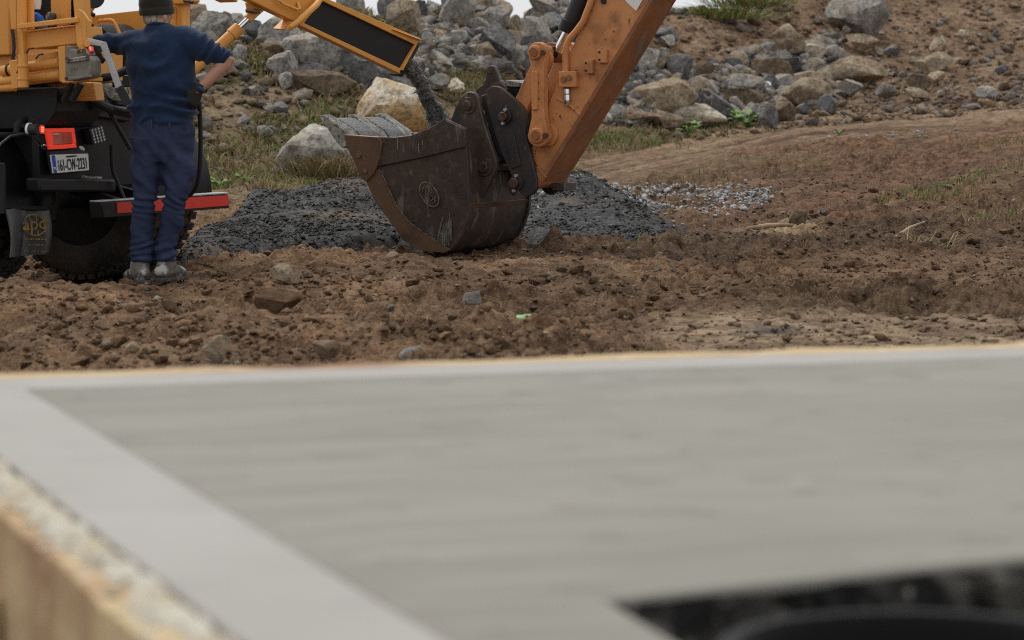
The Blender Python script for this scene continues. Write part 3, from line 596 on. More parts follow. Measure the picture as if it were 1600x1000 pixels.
# ------------------------------------------------------------------ rocks: u0, u1, v0, v1 in the photograph, material, label
ROCKS = [
(449,543,49,116,'rg','big rounded grey boulder with a tan stain below the yellow chute'),
(528,577,70,114,'rd','dark boulder in the gap right of the big rounded grey one'),
(409,470,24,70,'rg','grey boulder with a tan face just under the chute joint'),
(463,554,114,153,'rb','brownish layered rock slab under the big rounded grey boulder'),
(550,655,97,152,'rd','wide dark grey boulder with white marks behind the ochre one'),
(556,677,130,205,'ro','large ochre and white boulder just above the bucket teeth'),
(421,464,84,126,'rg','pale grey broken rock left of the big rounded boulder'),
(437,462,115,140,'rg','small pointed grey rock beside the brownish layered slab'),
(441,543,203,282,'rg','grey boulder with white streaks behind the dry grass clump'),
(605,657,4,52,'rt','tan angular boulder at the skyline above the chute'),
(690,741,-6,41,'rg','tall grey boulder at the top edge right of the chute end'),
(592,624,-6,13,'rd','dark rock on the skyline left of the tan angular boulder'),
(700,725,124,147,'rw','flat whitish stone on the bank just left of the bucket lug'),
(655,680,52,76,'rg','grey stone beside the lower end of the chute'),
(668,702,117,141,'rg','grey stone beside the falling concrete'),
(404,427,197,213,'rg','pale grey stone alone on the grassy slope right of the man'),
(373,391,180,197,'rg','small blocky grey stone near the man\'s hip on the slope'),
(428,451,160,178,'rd','dark grey stone low in the dry grass below the layered slab'),
(386,403,135,149,'rg','small pale stone on the slope near the man\'s elbow'),
(414,451,66,88,'rb','brown flat rock under the grey boulder by the chute joint'),
(338,364,20,40,'rg','small grey rock on the skyline left of the chrome ram rod'),
(361,388,22,38,'rg','low grey rock on the skyline under the chrome ram rod'),
(386,413,33,62,'rd','grey rock wedged left of the tan-faced boulder'),
(362,386,72,96,'rg','pale grey stone right of the man\'s elbow'),
(286,327,8,48,'rt','peaked tan rock on the skyline behind the man\'s head'),
(303,364,21,62,'rg','wide grey boulder behind the man\'s raised shoulder'),
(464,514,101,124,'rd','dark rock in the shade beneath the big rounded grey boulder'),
(528,570,-8,16,'rg','flat rock on the skyline above the middle of the chute'),
(145,198,88,118,'rw','whitish rock seen under the man\'s outstretched arm'),
(148,198,120,160,'rg','grey rock seen below the outstretched arm between the hoses'),
(740,798,12,50,'rg','wide grey boulder near the top edge above the bucket linkage'),
(752,803,38,97,'rd','large dark angular boulder left of the linkage pin'),
(785,819,72,115,'rg','grey boulder directly left of the orange bucket link'),
(798,862,33,87,'rg','light grey boulder behind the top of the orange link'),
(792,815,26,52,'rt','round tan stone sitting between grey boulders above the bucket'),
(846,876,2,22,'rt','tan stone at the top edge left of the black ram'),
(736,768,0,25,'rb','brown rock at the top edge above the bucket linkage'),
(698,730,50,78,'rg','grey rock on the bank below the tall boulder at the top edge'),
(842,864,28,50,'rg','small grey rock left of the black ram barrel'),
(964,1082,127,177,'rt','long flat-topped stone block right of the excavator arm'),
(1041,1080,88,130,'rd','dark blue-grey upright boulder above the flat-topped block'),
(1053,1131,165,198,'rw','cream white rock low at the foot of the pile'),
(1020,1064,174,203,'rb','rough brown rock left of the cream white one'),
(976,1029,176,196,'rb','dark brown rock tucked beneath the flat-topped block'),
(947,977,165,187,'rg','grey rock at the foot of the pile against the arm'),
(1076,1108,145,174,'rd','dark smooth rock at the right end of the flat-topped block'),
(1109,1158,150,189,'rd','dark grey boulder with white flecks above the green weed'),
(1124,1187,118,147,'rg','grey boulder with a white cap in the middle of the pile'),
(1126,1192,141,168,'rb','brownish tilted slab below the white-capped boulder'),
(1155,1191,164,184,'rg','low grey rock behind the green weed'),
(1186,1213,165,200,'rd','blue-grey upright rock right beside the green weed'),
(1209,1243,160,187,'rb','brown-grey block right of the blue-grey upright rock'),
(1225,1292,126,167,'rt','large tilted tan slab at the right of the pile'),
(1276,1306,150,175,'rd','blue-grey rock leaning at the foot of the tilted tan slab'),
(1243,1266,162,178,'rd','small dark rock beneath the tilted tan slab'),
(1080,1106,125,152,'rt','tan rock right of the blue-grey upright boulder'),
(1138,1168,81,102,'rt','tan rock high in the middle of the pile'),
(1176,1234,93,126,'rb','brown earthy rock in the upper middle of the pile'),
(1204,1238,119,147,'rg','tan-grey rock left of the tilted tan slab'),
(1189,1212,119,142,'rd','dark narrow rock beside the white-capped boulder'),
(1224,1287,114,140,'rt','tan rock behind the tilted tan slab'),
(1210,1238,138,154,'rg','small grey rock against the left side of the tilted slab'),
(1018,1041,117,133,'rg','rounded grey rock on top of the flat-topped block'),
(1044,1070,121,134,'rd','low dark rock under the blue-grey upright boulder'),
(977,1006,117,134,'rd','dark flat rock at the left end above the flat-topped block'),
(986,1012,90,120,'rg','whitish grey rock beside the arm above the flat-topped block'),
(1004,1042,78,104,'rg','grey rock in the pile near the arm, above the whitish one'),
(1184,1206,82,96,'rd','small grey rock above the brown earthy one'),
(1255,1277,95,112,'rt','small ochre-tan rock above the tilted tan slab'),
(1292,1384,-4,56,'rg','big grey slab sticking out of the earth bank at the top'),
(1205,1262,43,91,'rt','large tan boulder on the bank below the top edge'),
(1249,1284,71,96,'rw','pale tan rock right below the large tan boulder'),
(1172,1234,64,88,'rb','brown rock left of the large tan boulder'),
(1279,1379,92,130,'rt','long tan boulder half buried in the foot of the bank'),
(1431,1481,84,113,'rt','tan lump of rock alone on the right bank'),
(1450,1475,58,80,'rt','square brown-tan block on the right bank under the earth face'),
(1415,1450,117,141,'rb','brown wedge of rock at the right edge of the rubble'),
(1450,1473,113,129,'rt','two-toned small rock right of the brown wedge'),
(1522,1556,136,152,'rg','pale grey stone lying on the edge of the track at right'),
(1368,1398,132,152,'rg','grey and white rock at the track edge right of the tan boulder'),
(1555,1573,101,115,'rd','small blue-grey stone near the right edge of the photo'),
(1378,1402,74,86,'rd','dark flat stone on the earth below the big grey slab'),
(1322,1370,56,80,'rt','tan stones below the overhang of the big grey slab'),
(1414,1449,138,154,'rt','flat tan stone at the edge of the track'),
(1314,1347,126,148,'rg','grey rock at the foot of the half-buried tan boulder'),
(1026,1052,56,74,'rg','grey rock beside the upper part of the arm'),
(1020,1058,44,66,'rd','dark grey rock highest beside the arm'),
(999,1028,76,104,'rg','grey rock touching the arm edge in the pile'),
(420,470,414,448,'rt','brown and tan stone on the soil in front of the black heap'),
(313,359,527,570,'rt','tan stone nearest the slab left of centre'),
(818,872,519,548,'rt','tan stone close to the slab below the bucket'),
(873,922,505,523,'rt','flat pale stone right of the tan one near the slab'),
(1508,1546,449,468,'rt','pointed tan stone on the dark ridge at right'),
(602,623,394,410,'rt','small tan stone below the bucket on the soil'),
(722,752,456,476,'rg','grey stone in the soil below the bucket'),
(622,668,542,566,'rg','grey stone half hidden by the edge of the slab'),
(486,532,534,562,'rb','brown stone near the slab left of the grey one'),
(500,522,536,552,'rd','small bluish stone beside the brown one near the slab'),
(396,471,454,489,'rb','large dark clod of earth on the soil in the left foreground'),
(250,275,470,486,'rb','loose brown clod in front of the truck wheels'),
(1232,1262,332,362,'rb','upright brown block of stone at the end of the black heap'),
(193,216,535,552,'rt','small tan stone near the slab at far left'),
]
def rock_object(seed, sub, w, d, h, material, name='rock', cuts=16, rough=.06):
    v, f = rock_shape(sub, seed, cuts, rough); v = v * np.array([w / 2, d / 2, h / 2]); v[:, 2] += h / 2
    return arrays_mesh(name, v, f)
def lay_rock(u0, u1, v0, v1, m, label, seed, grp=None, me=None):
    if v0 < 300:
        gw, gh = (u1 - u0) * .07, (v1 - v0) * .07; u0 -= gw; u1 += gw; v0 -= gh; v1 += gh * .6
    uc = (u0 + u1) / 2; Y = hit(uc, min(v1 + 1, 575)); w = (u1 - u0) / F * Y; h = (v1 - v0) / F * Y * 1.12
    dp = min(w * .85, max(h, w * .5)) * (1.0 if v0 < 300 else .8)
    Yc = Y + dp * .42; k = Yc / Y
    x = (uc - 800) / F * Yc; bot = P(uc, v1, Yc).z - h * .06
    if v0 > 300: bot = P(uc, v1, Yc).z
    zt = float(base_uY(np.array([uc]), np.array([Yc]))[0]) - h * .05
    if bot > zt: h += (bot - zt) / k; bot = zt
    if me is None:
        sub = 4 if (u1 - u0) > 48 else 3
        flat = 'slab' in label or 'block' in label
        me = rock_object(seed, sub, w * k, dp, h * k, m, 'clod' if 'clod' in label else 'rock', 20 if flat else (10 if 'round' in label else 16), .045 if flat else (.09 if 'clod' in label else .06))
        o = finish(me, me.name, MT[m], None, 28, 0, (x, Yc, bot))
    else:
        o = finish_copy(me, x, Yc, bot, w * k, dp, h * k)
    tag(o, label, 'clod' if 'clod' in label else 'rock', grp)
    return o
for i, (u0, u1, v0, v1, m, lb) in enumerate(ROCKS):
    o = lay_rock(u0, u1, v0, v1, m, lb, 1000 + i * 7)
    if 'clod' in lb: o.data.materials.clear(); o.data.materials.append(MT['clod']); o.name = 'clod'
SMALL = {}
for m in ('rg', 'rd', 'rt', 'rb', 'rw'):
    L = []
    for s in range(6):
        v, f = rock_shape(2, 3000 + s * 11 + ord(m[1]), 11, .05, .32, .68); me = arrays_mesh('stone', v * .5 + np.array([0, 0, .4]), f); me.materials.append(MT[m])
        me.polygons.foreach_set('use_smooth', np.ones(len(me.polygons), dtype=bool)); me.set_sharp_from_angle(angle=math.radians(26)); L.append(me)
    SMALL[m] = L
PREP = ('with', 'behind', 'below', 'at', 'on', 'in', 'left', 'right', 'just', 'under', 'beside', 'near', 'above', 'lying', 'sitting', 'directly', 'sticking', 'alone', 'half', 'close', 'low', 'high', 'wedged', 'seen', 'tucked', 'leaning', 'against', 'touching', 'from', 'highest', 'nearest', 'beneath', 'strewn')
def short(lb):
    w = lb.split()
    if len(w) <= 8: return lb
    cut = [i for i in range(3, 9) if w[i] in PREP and w[i - 1] not in PREP + ('the', 'a', 'and')]
    return ' '.join(w[:cut[-1]] if cut else w[:5])
TONE = {'rg': 'grey', 'rd': 'dark grey', 'rt': 'tan', 'rb': 'brown', 'rw': 'pale'}
USED = {}
def near_label(u, v, w, m, generic):
    best = min(ROCKS, key=lambda r: math.hypot((r[0] + r[1]) / 2 - u, (r[2] + r[3]) / 2 - v))
    bu, bv = (best[0] + best[1]) / 2, (best[2] + best[3]) / 2
    if math.hypot(bu - u, bv - v) > 75: return generic
    du, dv = u - bu, v - bv
    where = ('right of' if du > 0 else 'left of') if abs(du) > abs(dv) else ('below' if dv > 0 else 'above')
    return '%s %s stone %s the %s' % ('small' if w < 15 else 'medium', TONE[m], where, short(best[5]))
def fill(n, ur, vr, sizes, mats, label, group, asp=(.55, .85)):
    for i in range(n):
        u = random.uniform(*ur); v = random.uniform(*vr) if vr[1] > 0 else float(np.interp(u, [940, 1100, 1310], [192, 198, 152])) - random.random() ** 1.2 * 92; w = random.uniform(*sizes) if random.random() < .75 else random.uniform(sizes[0], sizes[1] * 1.5)
        Y = hit(u, v); m = random.choice(mats); s = w / F * Y; a = random.uniform(*asp)
        o = bpy.data.objects.new('stone', random.choice(SMALL[m])); COL.objects.link(o)
        o.location = ((u - 800) / F * Y, Y + s * .2, float(base_uY(np.array([u]), np.array([Y + s * .2]))[0]) - s * .12)
        o.rotation_euler = (random.uniform(-.3, .3), random.uniform(-.3, .3), random.uniform(0, 6.28)); o.scale = (s, s * random.uniform(.7, 1.1), s * a)
        lb = near_label(u, v - w * .3, w, m, label)
        if lb in USED and lb != label: lb = lb.replace(' stone ', ' ' + ('flat' if a < .62 else ('tall' if a > .76 else 'squat')) + ' stone ', 1)
        tag(o, lb, 'rock', USED.setdefault(lb, group))
fill(28, (300, 570), (125, 285), (9, 20), ['rg', 'rg', 'rg', 'rd', 'rt'], 'small loose stone on the dry grassy slope between the man and the bucket', 'loose stones on the grassy slope')
fill(30, (320, 470), (48, 130), (15, 36), ['rg', 'rg', 'rt', 'rb'], 'medium rubble stone on the upper slope left of the big boulders', 'rubble stones on the upper left slope')
fill(60, (645, 900), (2, 116), (24, 54), ['rg', 'rg', 'rd', 'rt'], 'medium rubble stone packed among the boulders above the bucket', 'rubble stones above the bucket')
fill(56, (945, 1305), (0, 0), (20, 44), ['rg', 'rg', 'rd', 'rt', 'rb'], 'medium stone filling gaps in the rock pile right of the arm', 'stones filling the rock pile right of the arm')
fill(24, (1000, 1330), (140, 172), (10, 22), ['rg', 'rd', 'rg', 'rt'], 'small stone strewn at the foot of the rock pile beside the track', 'stones at the foot of the rock pile')
fill(34, (1300, 1610), (20, 148), (9, 20), ['rt', 'rt', 'rb', 'rg', 'rw'], 'small tan stone scattered on the bare earth bank at right', 'stones on the earth bank at right')
fill(10, (1060, 1290), (12, 66), (8, 16), ['rg', 'rt'], 'small stone on the upper earth slope right of the arm', 'stones on the upper slope right of the arm')
fill(16, (0, 1000), (455, 556), (9, 17), ['rt', 'rb', 'rb', 'rg'], 'small stone in the churned soil just beyond the slab', 'stones in the churned soil')
fill(8, (620, 1080), (388, 440), (9, 15), ['rt', 'rg', 'rb'], 'small stone in the soil in front of the black heap', 'stones before the black heap')
fill(10, (1000, 1600), (330, 470), (9, 16), ['rt', 'rb', 'rg'], 'small stone in the dark churned soil at right', 'stones in the dark soil at right')

# ------------------------------------------------------------------ grass and weeds
def blades(name, us, Ys, hts, cols, label, cat, wid=.012, lean=.5):
    n = len(us); p = put_on(us, Ys); a = RNG.uniform(0, 6.283, n); t = RNG.normal(0, lean, (n, 2)) * hts[:, None]
    w = wid * RNG.uniform(.6, 1.4, n)
    dx = np.stack([np.cos(a) * w, np.sin(a) * w, np.zeros(n)], -1)
    mid = p + np.stack([t[:, 0] * .35, t[:, 1] * .35, hts * .6], -1); tip = p + np.stack([t[:, 0], t[:, 1], hts], -1)
    p = p - np.array([0, 0, .02])
    Vv = np.stack([p - dx, p + dx, mid + dx * .7, mid - dx * .7, tip], 1).reshape(-1, 3)
    b = (np.arange(n) * 5)[:, None]
    Ff = np.concatenate([b + np.array([0, 1, 2]), b + np.array([0, 2, 3]), b + np.array([3, 2, 4])])
    me = arrays_mesh(name, Vv, Ff); set_color(me, 'col', np.repeat(cols, 5, axis=0))
    return tag(finish(me, name, MT['grass'], None, 0), label, cat, kind='stuff')
def gcol(n, dry):
    d = np.array([.34, .275, .15]); br = np.array([.22, .16, .085]); g = np.array([.15, .20, .055]); k = RNG.uniform(0, 1, n)[:, None]; t = (RNG.uniform(0, 1, n) < dry)[:, None]
    return np.where(t, d * k + br * (1 - k), g * (.7 + .7 * k))
n = 60000; u = RNG.uniform(60, 900, n); Y = RNG.uniform(30.5, 40, n); x = (u - 800) / F * Y
k = (fbm(x * 1.1, Y * 1.1, 4, 71) > .475) & (base_uY(u, Y) > .0) & (heap_h(u, Y) < 0); u, Y, x = u[k], Y[k], x[k]
gp = sstep(.52, .62, fbm(x * .9, Y * .9, 3, 72)); c = gcol(len(u), .9); g2 = gcol(len(u), .15); m = RNG.uniform(0, 1, len(u)) < gp * .55; c[m] = g2[m]
blades('bank_grass', u, Y, RNG.uniform(.03, .13, len(u)), c, 'sparse dry and green grass over the slope behind the man', 'grass', .009, .8)
def patches(lst, name, label, dry, h, wid=.008):
    us, Ys = [], []
    for (u0, v0, su, sv, c) in lst:
        for a, b in zip(RNG.normal(u0, su, c), RNG.normal(v0, sv, c)): us.append(a); Ys.append(hit(a, b))
    us, Ys = np.array(us), np.array(Ys)
    return blades(name, us, Ys, RNG.uniform(h * .4, h, len(us)), gcol(len(us), dry), label, 'grass', wid, .55)
patches([(930, 224, 24, 7, 420), (975, 219, 26, 7, 320), (1115, 203, 18, 3, 130), (1050, 211, 30, 4, 150), (1010, 214, 40, 5, 200)], 'foot_grass', 'green grass patch at the foot of the rock pile beside the arm', .45, .13, .008)
patches([(1480, 299, 30, 4, 330), (1415, 306, 22, 3, 170), (1525, 290, 20, 4, 120), (1380, 312, 16, 2, 60)], 'track_grass', 'short green grass strip on the churned soil at right', .35, .075, .005)
patches([(1090, 282, 40, 5, 220), (1240, 255, 60, 7, 120), (1350, 245, 60, 7, 110), (1540, 225, 50, 5, 160), (1590, 270, 25, 10, 240), (1560, 340, 40, 8, 200)], 'dry_grass', 'thin dry grass between the track and the churned soil', .82, .09, .006)
patches([(440, 288, 60, 4, 1100), (560, 283, 30, 4, 500), (350, 290, 40, 4, 500), (740, 262, 40, 8, 500), (740, 110, 25, 12, 500), (735, 125, 20, 8, 400)], 'toe_grass', 'yellowish grass along the toe of the slope behind the heap', .72, .14, .009)
def clump(name, u, v, n, spread, h, dry, label, cat='grass', wid=.008, lean=.7):
    Y = hit(u, v); o = V3((u - 800) / F * Y, Y, gz((u - 800) / F * Y, Y)); Vv, Ff, cc = [], [], []
    c = gcol(n, dry)
    for i in range(n):
        r = RNG.normal(0, spread, 2); hh_ = h * RNG.uniform(.4, 1); t = RNG.normal(0, lean * h, 2) + r * .6; a = RNG.uniform(0, 6.28); w = wid * RNG.uniform(.5, 1.3)
        dx = np.array([math.cos(a) * w, math.sin(a) * w, 0]); p = np.array([r[0], r[1], -.03]); m_ = p + np.array([t[0] * .4, t[1] * .4, hh_ * .75]); tp = p + np.array([t[0], t[1], hh_ * .9])
        b = len(Vv); Vv += [p - dx, p + dx, m_ + dx * .7, m_ - dx * .7, tp]; Ff += [[b, b + 1, b + 2], [b, b + 2, b + 3], [b + 3, b + 2, b + 4]]; cc += [c[i]] * 5
    me = arrays_mesh(name, np.array(Vv), np.array(Ff)); set_color(me, 'col', np.array(cc))
    return tag(finish(me, name, MT['grass'], None, 0, 0, o), label, cat)
clump('dry_grass_clump', 512, 286, 1500, .17, .46, .97, 'big clump of dry straw-coloured grass left of the bucket')
clump('grass_tuft', 1110, 24, 700, .35, .28, .15, 'green grass tuft on the skyline right of the arm', wid=.014)
clump('grass_tuft', 1165, 8, 500, .28, .26, .35, 'second green grass tuft on the skyline, further from the arm', wid=.014)
clump('grass_tuft', 1440, 382, 60, .12, .2, 1.0, 'dead pale stalks lying on the dark soil at right', wid=.004, lean=1.3)
clump('grass_tuft', 987, 390, 9, .05, .22, .2, 'few green stalks at the front edge of the black heap', wid=.005, lean=.9)
def weed(u, v, w, n, label, ls=.11):
    Y = hit(u, v); o = V3((u - 800) / F * Y, Y, gz((u - 800) / F * Y, Y)); root = empty('weed', o, label, 'weed', 'leafy weeds'); R = w / F * Y / 2
    lf = MB()
    for (a, b) in ((0, 0),): pass
    lv = [(-.02, 0, 0), (.02, 0, 0), (.34, .38, .10), (-.34, .38, .10), (.26, .75, .04), (-.26, .75, .04), (0, 1, -.08), (0, .38, .02), (0, .75, -.02)]
    me = bpy.data.meshes.new('leaf'); me.from_pydata([Vector(p) for p in lv], [], [[0, 1, 2, 7], [0, 7, 3], [7, 2, 4, 8], [3, 7, 8, 5], [8, 4, 6], [5, 8, 6]]); me.materials.append(MT['leaf']); me.update()
    for p in me.polygons: p.use_smooth = True
    st = MB()
    for i in range(n):
        a = random.uniform(0, 6.28); r = R * math.sqrt(random.random()); hgt = random.uniform(.3, 1.0) * R * 1.1
        q = V3(math.cos(a) * r, math.sin(a) * r, hgt); st.tube([o, o + V3(q.x * .5, q.y * .5, hgt * .75), o + q], .004, 5)
        l = bpy.data.objects.new('leaf', me); COL.objects.link(l); l.parent = root; l.location = q; s = ls * random.uniform(.6, 1.2)
        l.scale = (s, s, s); l.rotation_euler = (random.uniform(-.2, .7), random.uniform(-.3, .3), a - math.pi / 2 + random.uniform(-.6, .6))
    st.build('stem', MT['leaf'], root)
weed(1168, 196, 44, 40, 'broad-leaved green weed between the dark boulder and the upright rock', .16)
weed(1078, 209, 34, 26, 'low green weed under the cream white rock', .15)
weed(344, 300, 26, 24, 'green leafy weed by the end of the red bumper', .09)
weed(386, 291, 24, 16, 'second leafy weed right of the one by the bumper end', .08)
weed(1310, 205, 10, 8, 'tiny green weed alone in the track', .08)

# ------------------------------------------------------------------ scraps
def scrap(name, u, v, w, h, m, label, cat, th=.012, seed=0):
    Y = hit(u, v); s = w / F * Y; c = V3((u - 800) / F * Y, Y, gz((u - 800) / F * Y, Y) + .01); r = random.Random(seed); mb = MB(); n = 7
    pts = [[c + V3((i / (n - 1) - .5) * s, (j / 3 - .5) * s * .5 + r.uniform(-.02, .02), r.uniform(0, .5) * h / F * Y + (h / F * Y) * (.5 * (j / 3))) for i in range(n)] for j in range(4)]
    fl = [p for row in pts for p in row]; N_ = len(fl); fs = []
    for j in range(3):
        for i in range(n - 1): a = j * n + i; fs += [[a, a + 1, a + n + 1, a + n], [N_ + a + n, N_ + a + n + 1, N_ + a + 1, N_ + a]]
    for i in range(n - 1): fs += [[i + 1, i, N_ + i, N_ + i + 1], [3 * n + i, 3 * n + i + 1, N_ + 3 * n + i + 1, N_ + 3 * n + i]]
    for j in range(3): fs += [[j * n, (j + 1) * n, N_ + (j + 1) * n, N_ + j * n], [(j + 1) * n + n - 1, j * n + n - 1, N_ + j * n + n - 1, N_ + (j + 1) * n + n - 1]]
    mb.add(fl + [p - V3(0, 0, th) for p in fl], fs)
    return mb.thing(name, MT[m], label, cat, smooth=60)
scrap('plastic_scrap', 820, 521, 26, 7, 'green', 'pale green plastic scrap on the soil beyond the slab', 'scrap', seed=3)
scrap('plastic_sheet', 1190, 141, 26, 12, 'scrap', 'white crumpled sheet lying among the rocks of the pile', 'sheet', seed=5)
scrap('paper_scrap', 1168, 128, 16, 14, 'scrap', 'white scrap stuck on top of the grey boulder', 'scrap', seed=6)
def stick(u0, v0, u1, v1, r, label):
    Y0, Y1 = hit(u0, v0), hit(u1, v1); a = V3((u0 - 800) / F * Y0, Y0, 0); b = V3((u1 - 800) / F * Y1, Y1, 0); a.z = gz(a.x, a.y) + r; b.z = gz(b.x, b.y) + r; m = (a + b) / 2 + V3(0, .02, .015)
    MB().tube([a, (a + m) / 2, m, (m + b) / 2, b], [r, r * 1.1, r, r * .9, r * .6], 8).thing('stick', MT['wood'], label, 'stick')
stick(942, 395, 978, 402, .014, 'pale broken stick at the front of the black heap')
stick(1168, 363, 1240, 366, .02, 'long pale stick half buried left of the muddy hollow')
stick(1400, 378, 1445, 356, .012, 'thin pale stick leaning in the muddy hollow')
# ------------------------------------------------------------------ the concrete slab in the foreground
SZ = .6
def lin(a, b): return G(a[0], a[1], SZ), G(b[0], b[1], SZ)
b0, b1 = lin((0, 592), (1600, 542)); l0, l1 = lin((0, 728), (410, 1000))
dp = (b1 - b0); dp.z = 0; dp.normalize(); dq = V3(dp.y, -dp.x, 0)           # along the far edge, and towards the viewer
_i0, _i1 = lin((50, 612), (700, 1000)); dl = (_i1 - _i0); dl.z = 0; dl.normalize(); dl = dl / dl.dot(dq)   # the left edge, a touch off square
# corner where the far edge meets the left edge line
_lm = (l0 + l1) / 2 - b0; CORN = b0 + dp * (_lm.dot(dp) - dl.dot(dp) * _lm.dot(dq))
# left edge measured at its middle, kept square to the far edge
def S(p, q, z): return V3(CORN.x, CORN.y, 0) + dp * p + dl * q + V3(0, 0, z)
def pq(u, v, z=SZ):
    g = G(u, v, z) - V3(CORN.x, CORN.y, 0); return g.dot(dp) - dl.dot(dp) * g.dot(dq), g.dot(dq)
pin = .5 * (pq(50, 612)[0] + pq(700, 1000)[0]); qin = .5 * (pq(50, 607)[1] + pq(1600, 557)[1])
hp, hq = pq(948, 932); _h1 = pq(1600, 866); hsl = (_h1[1] - hq) / (_h1[0] - hp); _h2 = pq(1060, 1000); hsl2 = (_h2[0] - hp) / (_h2[1] - hq)
print('slab', pin, qin, hp, hq, 'cam', (V3(0, 0, 0) - V3(CORN.x, CORN.y, 0)).dot(dp), (V3(0, 0, 0) - V3(CORN.x, CORN.y, 0)).dot(dq))
PW, QW, TH = 6.5, 6.0, .22
slab = empty('concrete_slab', S(PW / 2, QW / 2, SZ - TH), 'freshly brushed grey concrete slab with trowelled borders filling the foreground', 'slab')
slab.rotation_euler = (0, 0, 0)
def slabbox(name, p0, p1, q0, q1, z0, z1, m, parent, bevel=.006):
    o = MB().prism([S(p0, q0, z0), S(p1, q0, z0), S(p1, q1, z0), S(p0, q1, z0)], (0, 0, z1 - z0)).build(name, MT[m], parent, 35, bevel); return o
HP1, HQ1 = hp + 1.6, hq + 1.1
# slab parts carry their own axes so that the brush strokes run along the far edge
ang = math.atan2(dp.y, dp.x)
def sl_part(name, p0, p1, q0, q1, z0, z1, m, bevel=.006):
    c = S((p0 + p1) / 2, (q0 + q1) / 2, z0); hx, hyy, hz_ = (p1 - p0) / 2, (q1 - q0) / 2, z1 - z0
    mb = MB().prism([V3(-hx, -hyy, 0), V3(hx, -hyy, 0), V3(hx, hyy, 0), V3(-hx, hyy, 0)], (0, 0, hz_))
    o = finish(mb.mesh((0, 0, 0), name), name, MT[m], slab, 35, bevel); o.location = c - slab.location; o.rotation_euler = (0, 0, ang)
    return o
def sl_poly(name, pts, z0, z1, m):
    c = S(pts[0][0], pts[0][1], z0)
    mb = MB().prism([Matrix.Rotation(-ang, 3, 'Z') @ (S(a, b, z0) - c) for a, b in pts], (0, 0, z1 - z0))
    o = finish(mb.mesh((0, 0, 0), name), name, MT[m], slab, 35, .008); o.location = c - slab.location; o.rotation_euler = (0, 0, ang); return o
hfar = lambda p: hq + hsl * (p - hp); hleft = lambda q: hp + hsl2 * (q - hq)
sl_poly('brushed_panel', [(pin, qin), (PW, qin), (PW, hfar(PW)), (hp, hq), (pin, hq)], SZ - TH, SZ - .003, 'broom')
sl_poly('brushed_panel', [(pin, hq), (hp, hq), (hleft(QW), QW), (pin, QW)], SZ - TH, SZ - .003, 'broom')
sl_poly('brushed_panel', [(HP1, hfar(HP1)), (PW, hfar(PW)), (PW, QW), (HP1, QW)], SZ - TH, SZ - .003, 'broom')
sl_poly('brushed_panel', [(hleft(HQ1), HQ1), (HP1, HQ1), (HP1, QW), (hleft(QW), QW)], SZ - TH, SZ - .003, 'broom')
sl_poly('trowelled_border', [(0, 0), (PW, 0), (PW, qin), (0, qin)], SZ - TH, SZ, 'trowel')
sl_poly('trowelled_border', [(0, qin), (pin, qin), (pin, QW), (0, QW)], SZ - TH, SZ, 'trowel')
# rough sides of the opening
for (p0, p1, q0, q1) in ((hp - .002, HP1 + .002, hq - .004, hq + .05), (hp - .004, hp + .05, hq, HQ1)):
    mb = MB(); nx_, nz_ = 40, 8; r = random.Random(4)
    along_p = (p1 - p0) > (q1 - q0)
    V_, F_ = [], []
    for k in range(nz_):
        for i in range(nx_):
            tt = i / (nx_ - 1); d = .02 + .035 * r.random()
            pp, qq = (p0 + tt * (p1 - p0), 0) if along_p else (0, q0 + tt * (q1 - q0))
            if along_p: qq = hfar(pp) + d - .02
            else: pp = hleft(qq) + d - .02
            V_.append(S(pp, qq, SZ - .012 - .42 * k / (nz_ - 1)))
    for k in range(nz_ - 1):
        for i in range(nx_ - 1): a = k * nx_ + i; F_.append([a, a + 1, a + nx_ + 1, a + nx_])
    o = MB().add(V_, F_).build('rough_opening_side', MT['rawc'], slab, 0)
# round pipe rising in the opening
pc = G(1440, 950, .572); ring = MB()
c = V3(pc.x * .94, pc.y - .27, 0)
prof = [(.25, .02), (.25, .20), (.265, .22), (.265, .27), (.25, .29), (.25, .46), (.27, .48), (.27, .560), (.262, .572), (.238, .572), (.23, .560), (.23, .02)]
ring.lathe(prof, c, (0, 0, 1), 48, cap=False)
ring.thing('pipe_shaft', MT['pipe'], 'round black plastic shaft pipe in the opening of the slab', 'pipe', smooth=40)
hb = MB().prism([S(hp, hq - .3, .0), S(HP1, hq - .3, .0), S(HP1, HQ1, .0), S(hp, HQ1, .0)], (0, 0, .06))
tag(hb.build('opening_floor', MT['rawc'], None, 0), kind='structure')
# hardcore the slab was poured on
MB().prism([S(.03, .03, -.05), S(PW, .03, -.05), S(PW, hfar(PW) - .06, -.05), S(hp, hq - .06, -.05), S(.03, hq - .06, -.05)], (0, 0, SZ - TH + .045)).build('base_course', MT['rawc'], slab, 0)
MB().prism([S(.03, hq - .058, -.05), S(hp - .08, hq - .058, -.05), S(hleft(QW) - .08, QW, -.05), S(.03, QW, -.05)], (0, 0, SZ - TH + .045)).build('base_course', MT['rawc'], slab, 0)
